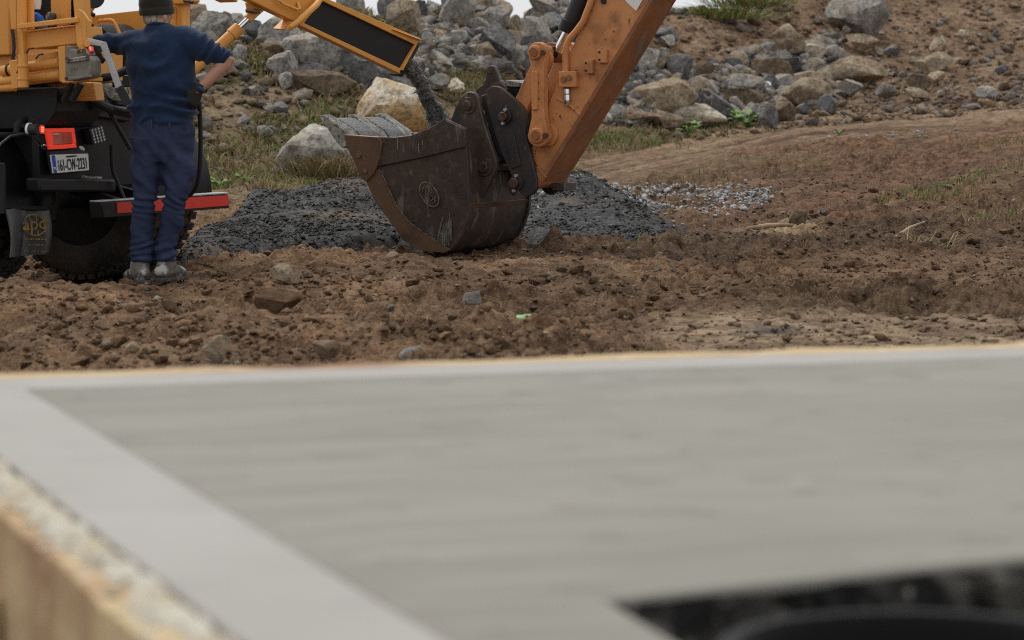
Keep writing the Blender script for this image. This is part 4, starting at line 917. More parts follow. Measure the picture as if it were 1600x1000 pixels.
# formwork boards
qb = -abs(pq(800, 557)[1]) ; bt = max(.10, abs(pq(0, 576)[1]))
def board(p0, p1, q0, q1, z0, z1, label, nm='formwork_board'):
    c = S((p0 + p1) / 2, (q0 + q1) / 2, z0); hx, hyy = (p1 - p0) / 2, (q1 - q0) / 2
    rot = ang
    if hyy > hx: hx, hyy, rot = hyy, hx, math.atan2(-dl.y, -dl.x)
    mb = MB(); n = 60; r = random.Random(2); top, bot = [], []
    vs, fs = [], []
    for i in range(n + 1):
        xx = -hx + 2 * hx * i / n; zz = z1 - z0 + r.uniform(-.006, .004)
        vs += [V3(xx, -hyy, 0), V3(xx, hyy, 0), V3(xx, hyy, zz), V3(xx, -hyy, zz + r.uniform(-.004, .004))]
    for i in range(n):
        a = i * 4
        for k in range(4): fs.append([a + k, a + (k + 1) % 4, a + 4 + (k + 1) % 4, a + 4 + k])
    fs += [[0, 3, 2, 1], [n * 4, n * 4 + 1, n * 4 + 2, n * 4 + 3]]
    mb.add(vs, fs); me = mb.mesh((0, 0, 0), nm); o = finish(me, nm, MT['ply'], None, 35, .004, c); o.rotation_euler = (0, 0, rot)
    return tag(o, label, 'formwork')
board(-.12, PW, -bt, -.004, .02, SZ - .012, 'long tan timber formwork board along the far edge of the slab')
pl = pq(230, 1000)[0]; lw = .10
bl = board(-lw, -.004, .0, QW, .02, SZ - .014, 'tan timber formwork board splashed with mortar along the left slab edge')
# mortar crumbs spilt on the left board
rib = MB(); vs, fs = [], []; nq, npp = 260, 7
for i in range(nq):
    q_ = .02 + 4.6 * i / (nq - 1); wd = .062 + .05 * (vn(np.array([q_ * 6]), np.array([.5]), 33)[0] - .5) + .02 * (vn(np.array([q_ * 25]), np.array([.5]), 34)[0] - .5)
    for j in range(npp):
        tj_ = j / (npp - 1); hh_ = .0 if j in (0, npp - 1) else .010 + .014 * vn(np.array([q_ * 30]), np.array([j * 1.7]), 35)[0]
        vs.append(S(-.006 - wd * tj_, q_, SZ - .016 + hh_))
for i in range(nq - 1):
    for j in range(npp - 1): a = i * npp + j; fs.append([a, a + 1, a + npp + 1, a + npp])
rb2 = rib.add(vs, fs).thing('spilt_mortar', MT['mortar'], 'pale mortar ridge spilt along the top of the left formwork board', 'mortar', smooth=60, kind='stuff')
n = 260; q_ = RNG.uniform(.05, 4.4, n); p_ = RNG.uniform(-lw + .006, -.02, n); pos = np.array([S(a, b, SZ - .014)[:] for a, b in zip(p_, q_)])
scatter('spilt_mortar', CL2, pos, RNG.gamma(2.0, .0025, n) + .003, MT['mortar'], 'crumbs of spilt mortar on the left formwork board', 'mortar', sink=.3, flatz=.3)
for i, qq in enumerate((.9, 2.0, 3.1)):
    MB().prism([S(-lw - .055, qq, -.05), S(-lw - .006, qq, -.05), S(-lw - .006, qq + .05, -.05), S(-lw - .055, qq + .05, -.05)], (0, 0, .5)).thing('formwork_peg', MT['ply'], ['timber peg holding the left board near the far corner', 'timber peg holding the left board at its middle', 'timber peg holding the left board nearest the viewer'][i], 'peg', 'formwork pegs', bevel=.004)

# ------------------------------------------------------------------ the excavator (arm and bucket in view)
AL = math.radians(28); e_ = V3(math.cos(AL), -math.sin(AL), 0); w_ = V3(math.sin(AL), math.cos(AL), 0); UP = V3(0, 0, 1)
E0 = P(696, 394, 22.0)
def X(u, v, off=0.0): return PL(u, v, E0 + w_ * off, w_)
def xp(pts, off=0.0): return [X(a, b, off) for a, b in pts]
def onplane(pts, off, at):
    """outline measured on the near plane, carried to depth off"""
    return [X(a, b, at) + w_ * (off - at) for a, b in pts]
exc = empty('excavator', V3(E0.x, E0.y, 0), 'worn orange excavator arm holding a rusty dark bucket on the ground', 'excavator')
BW = .98
side = [(541, 211), (566, 213), (593, 215), (618, 215.5), (642, 213), (669, 203), (683, 195), (696, 186), (712, 193), (727, 201), (731, 260), (734, 323), (731, 340), (724, 362), (715, 380), (706, 390), (696, 394), (672, 392), (653, 388), (640, 381), (631, 374), (610, 344), (588, 315), (573, 282), (556, 246)]
bucket = MB().prism(xp(side), w_ * .035).build('bucket', MT['rust'], exc, 35, .004)
MB().prism(onplane(side, BW - .035, 0), w_ * .035).build('far_cheek', MT['rust'], bucket, 35, .004)
# shell: swept along the outline from the cutting lip round the heel to the top back
lip = [(556, 246), (573, 282), (588, 315), (610, 344), (631, 374), (640, 381), (653, 388), (672, 392), (696, 394), (706, 390), (715, 380), (724, 362), (731, 340), (734, 323), (731, 260), (727, 201)]
ins = []
cen = X(650, 290)
sh = MB(); a = xp(lip, .037)
outer = a; inner = [p + (cen - p).normalized() * .03 for p in a]
inner = [V3(*(p)) for p in inner]
k = len(a)
ow, iw = [p + w_ * (BW - .074) for p in outer], [p + w_ * (BW - .074) for p in inner]
vs = outer + inner + ow + iw; fs = []
for i in range(k - 1): fs += [[i, i + 1, 2 * k + i + 1, 2 * k + i], [k + i + 1, k + i, 3 * k + i, 3 * k + i + 1], [i + 1, i, k + i, k + i + 1], [2 * k + i, 2 * k + i + 1, 3 * k + i + 1, 3 * k + i]]
fs += [[0, k, 3 * k, 2 * k][::-1], [k - 1, 2 * k - 1, 4 * k - 1, 3 * k - 1]]
sh.add(vs, fs).build('shell', MT['rust'], bucket, 40)
# bulged back of the shell to the right of the near cheek
heel = [(734, 323), (731, 340), (724, 362), (715, 380), (706, 390), (696, 394)]
MB().prism([X(732, 318, .04), X(736, 318, .04), X(734, 326, .04), X(730, 326, .04)], w_ * (BW - .08)).build('weld_strip', MT['rust2'], bucket, 35, .003)
# side cutter, edge plate, weld groove ribs
cut = [(540, 210), (594, 214), (600, 222), (597, 246), (588, 270), (575, 284), (569, 280), (556, 252), (545, 230)]
MB().prism(xp(cut), w_ * -.03).build('side_cutter', MT['rust2'], bucket, 35, .006)
MB().prism(onplane(cut, BW + .03, 0), w_ * -.03).build('side_cutter', MT['rust2'], bucket, 35, .006)
MB().prism(xp([(594, 216), (642, 214), (669, 204), (696, 187), (727, 202), (729, 229), (660, 246), (592, 260)]), w_ * -.016).build('cheek_plate', MT['rust'], bucket, 35, .004)
wear = [(592, 264), (600, 278), (609, 299), (622, 326), (640, 348), (660, 362), (680, 376), (696, 384), (705, 390), (696, 395), (672, 393), (653, 389), (631, 375), (610, 345), (588, 316), (573, 283), (580, 272)]
MB().prism(xp(wear), w_ * -.014).build('wear_plate', MT['rust2'], bucket, 35, .003)
MB().tube(xp([(592, 264), (600, 278), (609, 299), (622, 326), (640, 348), (660, 362), (680, 376), (696, 384)], -.015), .0045, 6).build('weld_line', MT['cast'], bucket)
MB().tube(xp([(541, 211), (566, 212.5), (593, 214.5), (618, 215), (642, 212.6), (669, 202.5), (683, 194.5), (696, 185.5)], -.012), .005, 6).build('worn_edge', MT['cast'], bucket)
for (pu_, pv_) in ((570, 267), (560, 243)): MB().cyl(X(pu_, pv_, -.045), X(pu_, pv_, .0), .018, None, 12).build('bolt', MT['pin'], bucket)
# drips of concrete down the near cheek
rd_ = random.Random(21)
for i in range(4):
    u_ = rd_.choice([rd_.uniform(604, 622), rd_.uniform(640, 660), rd_.uniform(575, 600)]); v_ = 216 + rd_.uniform(0, 6); L_ = rd_.uniform(6, 18)
    MB().tube([X(u_, v_, -.017), X(u_ + rd_.uniform(-1, 1), v_ + L_ * .5, -.019), X(u_ + rd_.uniform(-1.5, 1.5), v_ + L_, -.017)], [.003, rd_.uniform(.003, .006), .002], 6).build('concrete_drip', MT['crust'], bucket)
# mud cake hanging on the cheek
mb = MB(); c = X(697, 330, 0)
rz_ = random.Random(9)
for i in range(7):
    q0 = X(692 + i * 2.2, 328 + rz_.uniform(0, 24), -.004); q1 = X(684 + i * 3.4, 390 - abs(i - 3) * 2 - rz_.uniform(0, 8), -.004); m_ = (q0 + q1) / 2 + w_ * -.012
    mb.tube([q0, m_, q1], [.004, rz_.uniform(.009, .015), .008], 6)
mb.build('mud_cake', MT['mudc'], bucket, 60)
# cast oval emblem with letters
ce = X(672, 304, 0); ax = (X(683, 320, 0) - X(661, 288, 0)).normalized(); ay = w_.cross(ax).normalized()
if ay.z < 0: ay = -ay
ra, rb_ = .107, .068
MB().prism([ce + ax * math.cos(i * math.pi / 20) * ra + ay * math.sin(i * math.pi / 20) * rb_ for i in range(40)], w_ * -.012).build('emblem', MT['rust'], bucket, 35, .003)
MB().tube([ce - w_ * .013 + ax * math.cos(i * math.pi / 20) * ra * .96 + ay * math.sin(i * math.pi / 20) * rb_ * .96 for i in range(41)], .0055, 6).build('emblem_rim', MT['cast'], bucket)
def text_mesh(body, name, m, parent, origin, xa, ya, size_w=None, size_h=None, depth=.004, align='CENTER'):
    cu = bpy.data.curves.new('txt', 'FONT'); cu.body = body; cu.align_x = align; cu.align_y = 'CENTER'; cu.extrude = .02; cu.resolution_u = 3
    o = bpy.data.objects.new('txt', cu); COL.objects.link(o); dg = bpy.context.evaluated_depsgraph_get(); me = bpy.data.meshes.new_from_object(o.evaluated_get(dg)); bpy.data.objects.remove(o)
    n = len(me.vertices); co = np.empty(n * 3, np.float32); me.vertices.foreach_get('co', co); co = co.reshape(-1, 3)
    mn, mxx = co.min(0), co.max(0); co[:, :2] -= (mn + mxx)[:2] / 2
    sx = size_w / (mxx[0] - mn[0]); sy = size_h / (mxx[1] - mn[1])
    xa = np.array(Vector(xa).normalized()); ya = np.array(Vector(ya).normalized()); za = np.cross(xa, ya)
    out = np.array(origin)[None] + co[:, :1] * sx * xa + co[:, 1:2] * sy * ya + (co[:, 2:3] / .04) * depth * za - np.array(rootloc(parent))[None]
    me.vertices.foreach_set('co', out.astype(np.float32).ravel()); me.update(); me.name = name; me.materials.clear()
    return finish(me, name, MT[m], parent, 0)
text_mesh('geith', 'emblem_letters', 'cast', bucket, ce - w_ * .018, ax, ay, .15, .075, .012)
# cutting lip and teeth
T0 = X(556, 246, .02); Tn = X(541, 212, .02)
lipdir = (X(497, 182, 0) - X(545, 214, 0)).normalized()
lipb = MB(); L0, L1 = X(541, 211), X(556, 246)
lipb.prism([X(532, 206, .02), X(546, 213, .02), X(566, 262, .02), X(556, 256, .02)], w_ * (BW - .04)).build('cutting_edge', MT['crust'], bucket, 35, .006)
nrm = lipdir.cross(w_).normalized()
if nrm.z < 0: nrm = -nrm
tooth = [(493, 181), (503, 179), (540, 206), (548, 218), (543, 228), (535, 232), (524, 222)]
for i in range(3):
    off = .0 + i * (BW - .16) / 2
    a = onplane(tooth, off, 0); b = [p + w_ * .16 for p in a]; cm = sum(a, Vector()) / len(a)
    tip = a[0] * .5 + a[1] * .5
    def taper(ps, s):   # narrow the tooth towards its point
        out = []
        for p in ps:
            kx = max(0, min(1, (p - tip).length / .3)); out.append(p + w_ * s * (.045 * (1 - kx)))
        return out
    a2, b2 = taper(a, 1), taper(b, -1); n_ = len(a2)
    MB().add(a2 + b2, [list(range(n_)), list(range(2 * n_ - 1, n_ - 1, -1))] + [[(j + 1) % n_, j, n_ + j, n_ + (j + 1) % n_] for j in range(n_)]).build('tooth', MT['crust'], bucket, 35, .010)
    if i < 2:
        q = onplane([(503, 184.5), (512, 186), (541, 205.5), (552, 222), (540, 230), (522, 216)], off + .16, 0)
        MB().prism(q, w_ * ((BW - .16) / 2 - .16)).build('lip_shroud', MT['wet'], bucket, 35, .01)
# concrete already in the bucket
cp = [X(560, 222, .04), X(590, 222, .04), X(640, 220, .04), X(700, 205, .04), X(726, 210, .04)]
mb = MB(); nn_ = 14; vs, fs = [], []
for j in range(nn_):
    for i, p in enumerate(cp): vs.append(p + w_ * ((BW - .08) * j / (nn_ - 1)) - V3(0, 0, .05) + V3(0, 0, .05 * vn(np.array([i * 1.3]), np.array([j * .9]), 3)[0] + .04 * math.sin(math.pi * j / (nn_ - 1))))
for j in range(nn_ - 1):
    for i in range(len(cp) - 1): a = j * len(cp) + i; fs.append([a, a + 1, a + len(cp) + 1, a + len(cp)])
o = mb.add(vs, fs).thing('concrete_load', MT['wet'], 'wet grey concrete lying inside the bucket', 'concrete', smooth=180); o['kind'] = 'stuff'
# lugs
lug = [(704, 188), (711, 168), (720, 151), (727, 145), (734, 143), (742, 146), (748, 154), (751, 172), (757, 195), (766, 222), (775, 249), (776, 260), (773, 269), (760, 295), (747, 320), (738, 338), (731, 338), (729, 262), (727, 201)]
LO = .22
for off in (LO, BW - LO - .05): MB().prism(onplane(lug, off, LO), w_ * .05).build('lug', MT['rust'], bucket, 35, .008)
for (pu_, pv_, r) in ((732, 165, .036), (757, 261, .040)):
    MB().cyl(X(pu_, pv_, LO) - w_ * .035, X(pu_, pv_, LO) + w_ * (BW - 2 * LO + .03), r, None, 24).build('pin', MT['pin'], bucket, 35, .004)
    MB().cyl(X(pu_, pv_, LO) - w_ * .012, X(pu_, pv_, LO), r * 1.75, None, 28).build('pin_boss', MT['rust'], bucket, 35, .003)
# quick hitch: two cheek plates
hit_ = [(759, 150), (762, 139), (768, 134), (777, 135), (784, 138), (801, 152), (816, 167), (821, 176), (822, 188), (821, 206), (830, 246), (839, 283), (838, 295), (833, 303), (823, 308), (815, 304), (809, 297), (796, 268), (782, 237), (770, 200), (761, 167)]
HO = LO + .005
hitch = MB().prism(onplane(hit_, HO + .06, HO + .06), w_ * .045).build('quick_hitch', MT['hitch'], exc, 35, .006)
MB().prism(onplane(hit_, HO + .43, HO + .06), w_ * .045).build('far_plate', MT['hitch'], hitch, 35, .006)
MB().prism(onplane([(789, 212), (804, 208), (815, 258), (800, 264)], HO + .06, HO + .06), w_ * -.012).build('stiffener', MT['hitch'], hitch, 35, .004)
MB().prism(onplane([(750, 150), (782, 138), (812, 168), (815, 225), (800, 262), (776, 240), (762, 200)], HO + .105, HO + .105), w_ * .32).build('hitch_body', MT['hitch'], hitch, 35, .01)
fin = [(742, 150), (744, 139), (755, 132), (759, 122), (759, 109), (762, 104), (767, 102), (772, 104), (776, 113), (781, 128), (790, 140), (784, 158), (760, 170)]
MB().prism(onplane(fin, HO + .22, HO + .22), w_ * .06).build('lifting_eye', MT['rust'], hitch, 35, .006)
MB().cyl(X(766, 111, HO + .22) - w_ * .008, X(766, 111, HO + .22) + w_ * .07, .02, None, 16).build('eye_bush', MT['pin'], hitch)
MB().prism(onplane([(781, 126), (790, 125), (818, 130), (822, 135), (788, 131)], HO + .15, HO + .15), w_ * .3).build('guard_plate', MT['crust'], hitch, 35, .004)  # light on the plate top is put in by the pale crust colour
MB().prism(onplane([(790, 134), (820, 137), (816, 165), (800, 150)], HO + .2, HO + .2), w_ * .2).build('latch_ram', MT['blk'], hitch, 35, .006)
for (pu_, pv_, r) in ((791, 182, .034), (808, 286, .038)):
    q = X(pu_, pv_, LO + .065)
    MB().cyl(q - w_ * .07, q + w_ * .45, r, None, 24).build('pin', MT['pin'], hitch, 35, .004)
    MB().cyl(q - w_ * .028, q, r * 1.5, None, 28).build('pin_collar', MT['hitch'], hitch, 35, .003)
    for sg in (-1, 1): MB().cyl(q - w_ * .045 + UP * r * 1.45 * sg + e_ * .01 * sg, q - w_ * .02 + UP * r * 1.45 * sg + e_ * .01 * sg, .013, None, 8).build('retaining_bolt', MT['alu'], hitch)
# dipper arm
AO = LO + .13; AWD = .36
arm_side = [(828, 234), (838, 218), (846, 196), (856, 168), (866, 141), (879, 110), (892, 80), (910, 38), (926, 2), (992, -150), (1118, -150), (1020, 3), (964, 96), (908, 189), (874, 245), (846, 290), (839, 289), (834, 270)]
arm = MB().prism(onplane(arm_side, AO, AO), w_ * .02).build('dipper_arm', MT['org'], exc, 35, .004)
MB().prism(onplane(arm_side, AO + AWD - .02, AO), w_ * .02).build('far_side_plate', MT['org'], arm, 35, .004)
und = [(846, 290), (874, 245), (908, 189), (964, 96), (1020, 3), (1118, -150)]
ins2 = [(841, 285), (868, 242), (902, 186), (958, 93), (1014, 0), (1112, -153)]
for i in range(len(und) - 1):
    pass
MB().prism(onplane(und + ins2[::-1], AO - .012, AO), w_ * (AWD + .024)).build('underside_plate', MT['org2'], arm, 35, .004)  # shade of the downward face is put in by the darker orange
top_ = [(838, 218), (846, 196), (856, 168), (866, 141), (879, 110), (892, 80), (910, 38), (926, 2), (992, -150)]
MB().prism(onplane(top_ + [(a + 5, b + 1) for a, b in top_][::-1], AO + .021, AO), w_ * (AWD - .042)).build('top_plate', MT['org'], arm, 35, .003)
MB().prism(onplane([(832, 268), (846, 262), (856, 276), (846, 291), (838, 292)], AO - .03, AO), w_ * .03).build('foot_wear_plate', MT['org2'], arm, 35, .005)
MB().cyl(X(838, 282, AO) - w_ * .04, X(838, 282, AO) + w_ * (AWD + .04), .06, None, 24).build('foot_boss', MT['org2'], arm, 35, .004)
q = X(872, 296, AO + .1); MB().box(q + w_ * .1 + UP * .02, e_ * .05, w_ * .1, UP * .028).build('stop_block', MT['rust'], arm, 35, .004)
# links
def link(p0, p1, r0, r1, wd, off, th, nm, m='org', par=exc):
    a, b = X(*p0, AO) + w_ * off, X(*p1, AO) + w_ * off; d = (b - a).normalized(); s_ = d.cross(w_).normalized(); pts = []
    for i in range(13): t_ = math.pi / 2 + math.pi * i / 12; pts.append(a + (s_ * math.sin(t_ - 0) * 0 + d * math.cos(t_) + s_ * math.sin(t_)) * r0)
    pts.append(a + d * r0 * 1.5 - s_ * wd); pts.append(b - d * r1 * 1.5 - s_ * wd)
    for i in range(13): t_ = -math.pi / 2 + math.pi * i / 12; pts.append(b + (d * math.cos(t_) + s_ * math.sin(t_)) * r1)
    pts.append(b - d * r1 * 1.5 + s_ * wd); pts.append(a + d * r0 * 1.5 + s_ * wd)
    return MB().prism(pts, w_ * th).build(nm, MT[m], par, 35, .006)
side_l = link((850, 82), (851, 211), .075, .085, .052, -.11, .07, 'side_link')
link((850, 82), (851, 211), .075, .085, .052, AWD + .03, .07, 'side_link')
MB().prism(onplane([(843, 112), (852, 111), (852, 171), (843, 172)], AO - .128, AO), w_ * .018).build('rib', MT['org'], side_l, 35, .004)
for (pu_, pv_, r) in ((848, 82, .052), (851, 211, .056)):
    q = X(pu_, pv_, AO) - w_ * .11
    MB().cyl(q - w_ * .03, q + w_ * (AWD + .25), r, None, 28).build('link_pin', MT['org'], side_l, 35, .006)
    MB().lathe([(r * .30, -.042), (r * .62, -.042), (r * .62, -.03), (r * .30, -.03)], q, w_, 24).build('grease_cap', MT['org2'], side_l)
    MB().cyl(q - w_ * .032 + e_ * r * 1.3, q + e_ * r * 1.3, .018, None, 10).build('keeper_bolt', MT['pin'], side_l)
bl_ = link((849, 92), (806, 184), .07, .06, .062, -.02, .06, 'bucket_link')
link((849, 92), (806, 184), .07, .06, .062, AWD - .03, .06, 'bucket_link')
q = X(828, 117, AO) + w_ * .0
MB().lathe([(.035, 0), (.068, 0), (.068, .03), (.035, .03)], q + w_ * .06, w_, 24, cap=False).build('lifting_ring', MT['org2'], bl_, 35)
MB().cyl(X(857, 211, AO) - w_ * .03, X(857, 211, AO), .085, None, 28).build('link_boss', MT['org'], arm, 35, .004)
# bucket ram
r0 = X(872, 80, AO + .12); r1 = X(888, 50, AO + .12); r2 = X(930, -60, AO + .12); r3 = X(968, -150, AO + .12)
ram = MB().cyl(r1, r3, .07, None, 28).build('bucket_ram', MT['rub'], exc, 35, .006)
MB().cyl(r0, r1 + (r2 - r1) * .05, .036, None, 20).build('ram_rod', MT['chr'], ram)
MB().cyl(X(850, 82, AO) + w_ * .10, X(850, 82, AO) + w_ * .26, .075, None, 24).build('rod_eye', MT['org2'], ram, 35, .005)
MB().cyl(r1, r1 + (r2 - r1).normalized() * .09, .082, None, 28).build('ram_gland', MT['blk'], ram, 35, .004)
MB().bar(X(858, 84, AO + .12), r0, .08, .08, w_).build('rod_end', MT['blk'], ram, 35, .01)
# pipework on the arm
q = lambda u, v, o=-.03: X(u, v, AO) + w_ * o
MB().tube([q(940, -40), q(924, 8), q(914, 34), q(902, 50), q(893, 60), q(888, 72), q(886.5, 86), q(886.5, 100), q(886.5, 112)], .024, 12).build('oil_pipe', MT['org'], arm)
MB().tube([q(932, -20, .04), q(916, 14, .04), q(905, 36, .04), q(899, 58, .04)], .018, 10).build('oil_hose', MT['rub'], arm)
MB().prism(onplane([(878, 112), (905, 111), (905, 136), (879, 136)], AO - .06, AO), w_ * .06).build('valve_block', MT['org'], arm, 35, .005)
MB().cyl(q(887, 124, -.075), q(887, 124, -.05), .022, None, 14).build('valve_plug', MT['org2'], arm)
MB().lathe([(.006, -.078), (.02, -.078), (.02, -.06), (.006, -.06)], q(896, 121, 0) , w_, 18).build('valve_port', MT['org2'], arm)
cpl = MB(); ddn = (q(889, 166) - q(888, 137)); Ln = ddn.length; cpl.lathe([(.018, 0), (.026, .01), (.026, Ln * .32), (.020, Ln * .34), (.028, Ln * .38), (.028, Ln * .66), (.021, Ln * .68), (.021, Ln * .9), (.014, Ln)], q(888, 137), ddn, 16).build('coupling', MT['chr'], arm, 35)
MB().tube([q(870, 153, .0), q(884, 160, -.004), q(896, 169, -.004), q(908, 181, .0)], .012, 8).build('grease_pipe', MT['org'], arm)
for pts in ([(917, 94), (930, 93), (930, 115), (918, 115)], [(938, 77), (951, 77), (951, 98), (937, 98)]):
    b_ = MB().prism(onplane(pts, AO - .045, AO), w_ * .045).build('bracket', MT['org'], arm, 35, .003)
    for fy in (.22, .78): MB().cyl(X(pts[0][0] + 3, pts[0][1] + fy * 21, AO) - w_ * .05, X(pts[0][0] + 3, pts[0][1] + fy * 21, AO) - w_ * .03, .008, None, 10).build('bolt_hole', MT['ink'], b_)
MB().prism(onplane([(976, 0), (994, 17), (1010, -10), (992, -26)], AO - .003, AO), w_ * .0028).build('sticker', MT['plate'], arm, 0)
q2 = X(944, 2, AO) - w_ * .02; MB().cyl(q2, q2 + w_ * .02, .02, None, 12).build('grease_nipple', MT['ink'], arm)
# ------------------------------------------------------------------ the concrete truck (rear end in view)
K = 1.08
ta = V3(.91, -.414, 0).normalized(); tr = V3(.414, .91, 0).normalized()      # rearwards, and across to its far side
A0 = V3(-3.26 * K, 17.9 * K, CAMZ - CAMZ * K)
def T(a, r, z): return A0 + ta * a * K + tr * r * K + V3(0, 0, z * K)
def TRp(u, v, a): return PL(u, v, T(a, 0, 0), ta)
def TSp(u, v, r): return PL(u, v, T(0, r, 0), tr)
truck = empty('concrete_truck', T(-1.5, .6, 0), 'yellow and black concrete mixing truck seen from behind at left', 'truck')
def sidep(name, pts, r, th, m, par=truck, bevel=.004): return MB().prism([TSp(a, b, r) for a, b in pts], tr * th * K).build(name, MT[m], par, 35, bevel)
def rearp(name, pts, a, th, m, par=truck, bevel=.004): return MB().prism([TRp(p, q, a) for p, q in pts], ta * -th * K).build(name, MT[m], par, 35, bevel)
# wheels
def wheel(a, r0, outer_sign):
    R, W = .52 * K, .28 * K; c = T(a, r0, .52); ax = tr
    w0 = MB().lathe([(R * .60, .02), (R * .80, -.01), (R * .93, .01), (R * .985, .035), (R * .985, W - .035), (R * .93, W - .01), (R * .80, W + .01), (R * .60, W - .02)], c, ax, 56, cap=False).build('wheel', MT['tyre'], truck, 40)
    lug = MB(); x = ax.orthogonal().normalized(); y = ax.cross(x)
    for i in range(44):
        for row in range(3):
            t_ = 2 * math.pi * (i + .5 * (row % 2)) / 44; d = x * math.cos(t_) + y * math.sin(t_); tn = ax.cross(d)
            lug.box(c + ax * (W * (.17 + .33 * row)) + d * (R * .99), ax * W * .135, tn * .026, d * .016)
    lug.build('tread', MT['tyre'], w0, 0)
    rim = MB().lathe([(R * .60, .03), (R * .55, .05), (R * .50, .10 if outer_sign < 0 else W * .5), (R * .30, .12 if outer_sign < 0 else W * .5), (R * .27, .05), (R * .02, .05)], c, ax, 40).build('rim', MT['blk'], w0, 35)
    for i in range(10):
        t_ = 2 * math.pi * i / 10; d = x * math.cos(t_) + y * math.sin(t_); MB().cyl(c + d * R * .38 + ax * .06, c + d * R * .38 + ax * .13, .018, None, 8).build('wheel_nut', MT['pin'], w0)
for a_ in (0, -1.35):
    for r_, s_ in ((-.62, -1), (-.28, 1), (1.2, -1), (1.54, 1)): wheel(a_, r_, s_)
    MB().cyl(T(a_, -.6, .52), T(a_, 1.8, .52), .075, None, 20).build('axle', MT['blk'], truck)
    MB().ell(T(a_, .6, .52), .24, .24, .24).build('differential', MT['blk'], truck, 180)
for r_ in (.18, .95): MB().prism([T(.55, r_, .80), T(.55, r_ + .09, .80), T(.55, r_ + .09, 1.05), T(.55, r_, 1.05)], ta * -4.2).build('chassis_rail', MT['blk'], truck, 35, .006)
# mudguards and flap
def guard(r0, r1, nm='mudguard'):
    vs, fs = [], []; n_ = 22
    for i in range(n_ + 1):
        t_ = math.radians(-8 + 150 * i / n_); 
        for rr in (.60, .585):
            for r_ in (r0, r1): vs.append(T(rr * math.cos(t_), r_, .52 + rr * math.sin(t_)))
    for i in range(n_):
        b = i * 4
        fs += [[b, b + 4, b + 5, b + 1], [b + 2, b + 3, b + 7, b + 6], [b, b + 2, b + 6, b + 4], [b + 1, b + 5, b + 7, b + 3]]
    fs += [[0, 1, 3, 2], [n_ * 4, n_ * 4 + 2, n_ * 4 + 3, n_ * 4 + 1]]
    return MB().add(vs, fs).build(nm, MT['blk'], truck, 35)
guard(-.66, .04); guard(1.16, 1.86)
fl = MB(); vs, fs = [], []; nz = 8
fa = [(8, 325), (74, 328), (77, 396), (15, 402)]
pa = [TRp(a, b, .645) for a, b in fa]
for k in range(nz + 1):
    t_ = k / nz; l = pa[0].lerp(pa[3], t_); r_ = pa[1].lerp(pa[2], t_); bow = ta * (.022 * math.sin(t_ * math.pi) * 1.0)
    for i in range(7):
        q = l.lerp(r_, i / 6) + bow + ta * .012 * math.sin(i * 1.3 + t_ * 2); vs += [q, q - ta * .012]
for k in range(nz):
    for i in range(6):
        a = (k * 7 + i) * 2; b = a + 14; fs += [[a, a + 2, b + 2, b], [a + 1, b + 1, b + 3, a + 3]]
for i in range(6): a = i * 2; fs.append([a, a + 1, a + 3, a + 2]); a += nz * 14; fs.append([a, a + 2, a + 3, a + 1])
for k in range(nz): a = k * 14; fs.append([a, a + 14, a + 15, a + 1]); a += 12; fs.append([a, a + 1, a + 15, a + 14])
flap = fl.add(vs, fs).build('mudflap', MT['flap'], truck, 60)
flap['label'] = 'scuffed black mudflap with a gold octagon emblem'
fo = lambda u, v: TRp(u, v, .645) + ta * (.022 * math.sin(math.pi * max(0, min(1, (v - 325) / 75.))) + .018)
xa_ = tr; ya_ = UP
text_mesh('apd', 'flap_letters', 'gold', flap, fo(46, 352), xa_, ya_, .26, .105, .004)
oc = [(32, 341), (39, 336), (50, 335), (60, 341), (62, 361), (51, 368), (40, 367), (31, 358)]
MB().tube([fo(a, b) for a, b in oc + oc[:1]], .0045, 5).build('flap_octagon', MT['gold'], flap)
MB().tube([fo(39, 336), fo(41, 346)], .0035, 5).build('flap_line', MT['gold'], flap); MB().tube([fo(50, 336), fo(51, 345)], .0035, 5).build('flap_line', MT['gold'], flap); MB().tube([fo(51, 360), fo(51, 367)], .0035, 5).build('flap_line', MT['gold'], flap)
mb = MB(); rr_ = random.Random(3)
for row, (v_, u0, u1) in enumerate(((374, 31, 63), (383, 38, 58), (392, 32, 66))):
    u_ = u0
    while u_ < u1:
        w_px = rr_.uniform(1.5, 3.5); mb.prism([fo(u_, v_ - 1.2 * (row < 2) - .4), fo(u_ + w_px, v_ - 1.2 * (row < 2) - .4), fo(u_ + w_px, v_ + .8), fo(u_, v_ + .6)], ta * .002); u_ += w_px + rr_.uniform(.8, 3)
mb.build('flap_worn_print', MT['gold'], flap, 0)
rearp('flap_clamp', [(6, 319), (75, 323), (75, 330), (6, 326)], .655, .03, 'blk')
sidep('guard_edge', [(-40, 250), (6, 255), (7, 334), (-40, 338)], -.68, .02, 'blk')
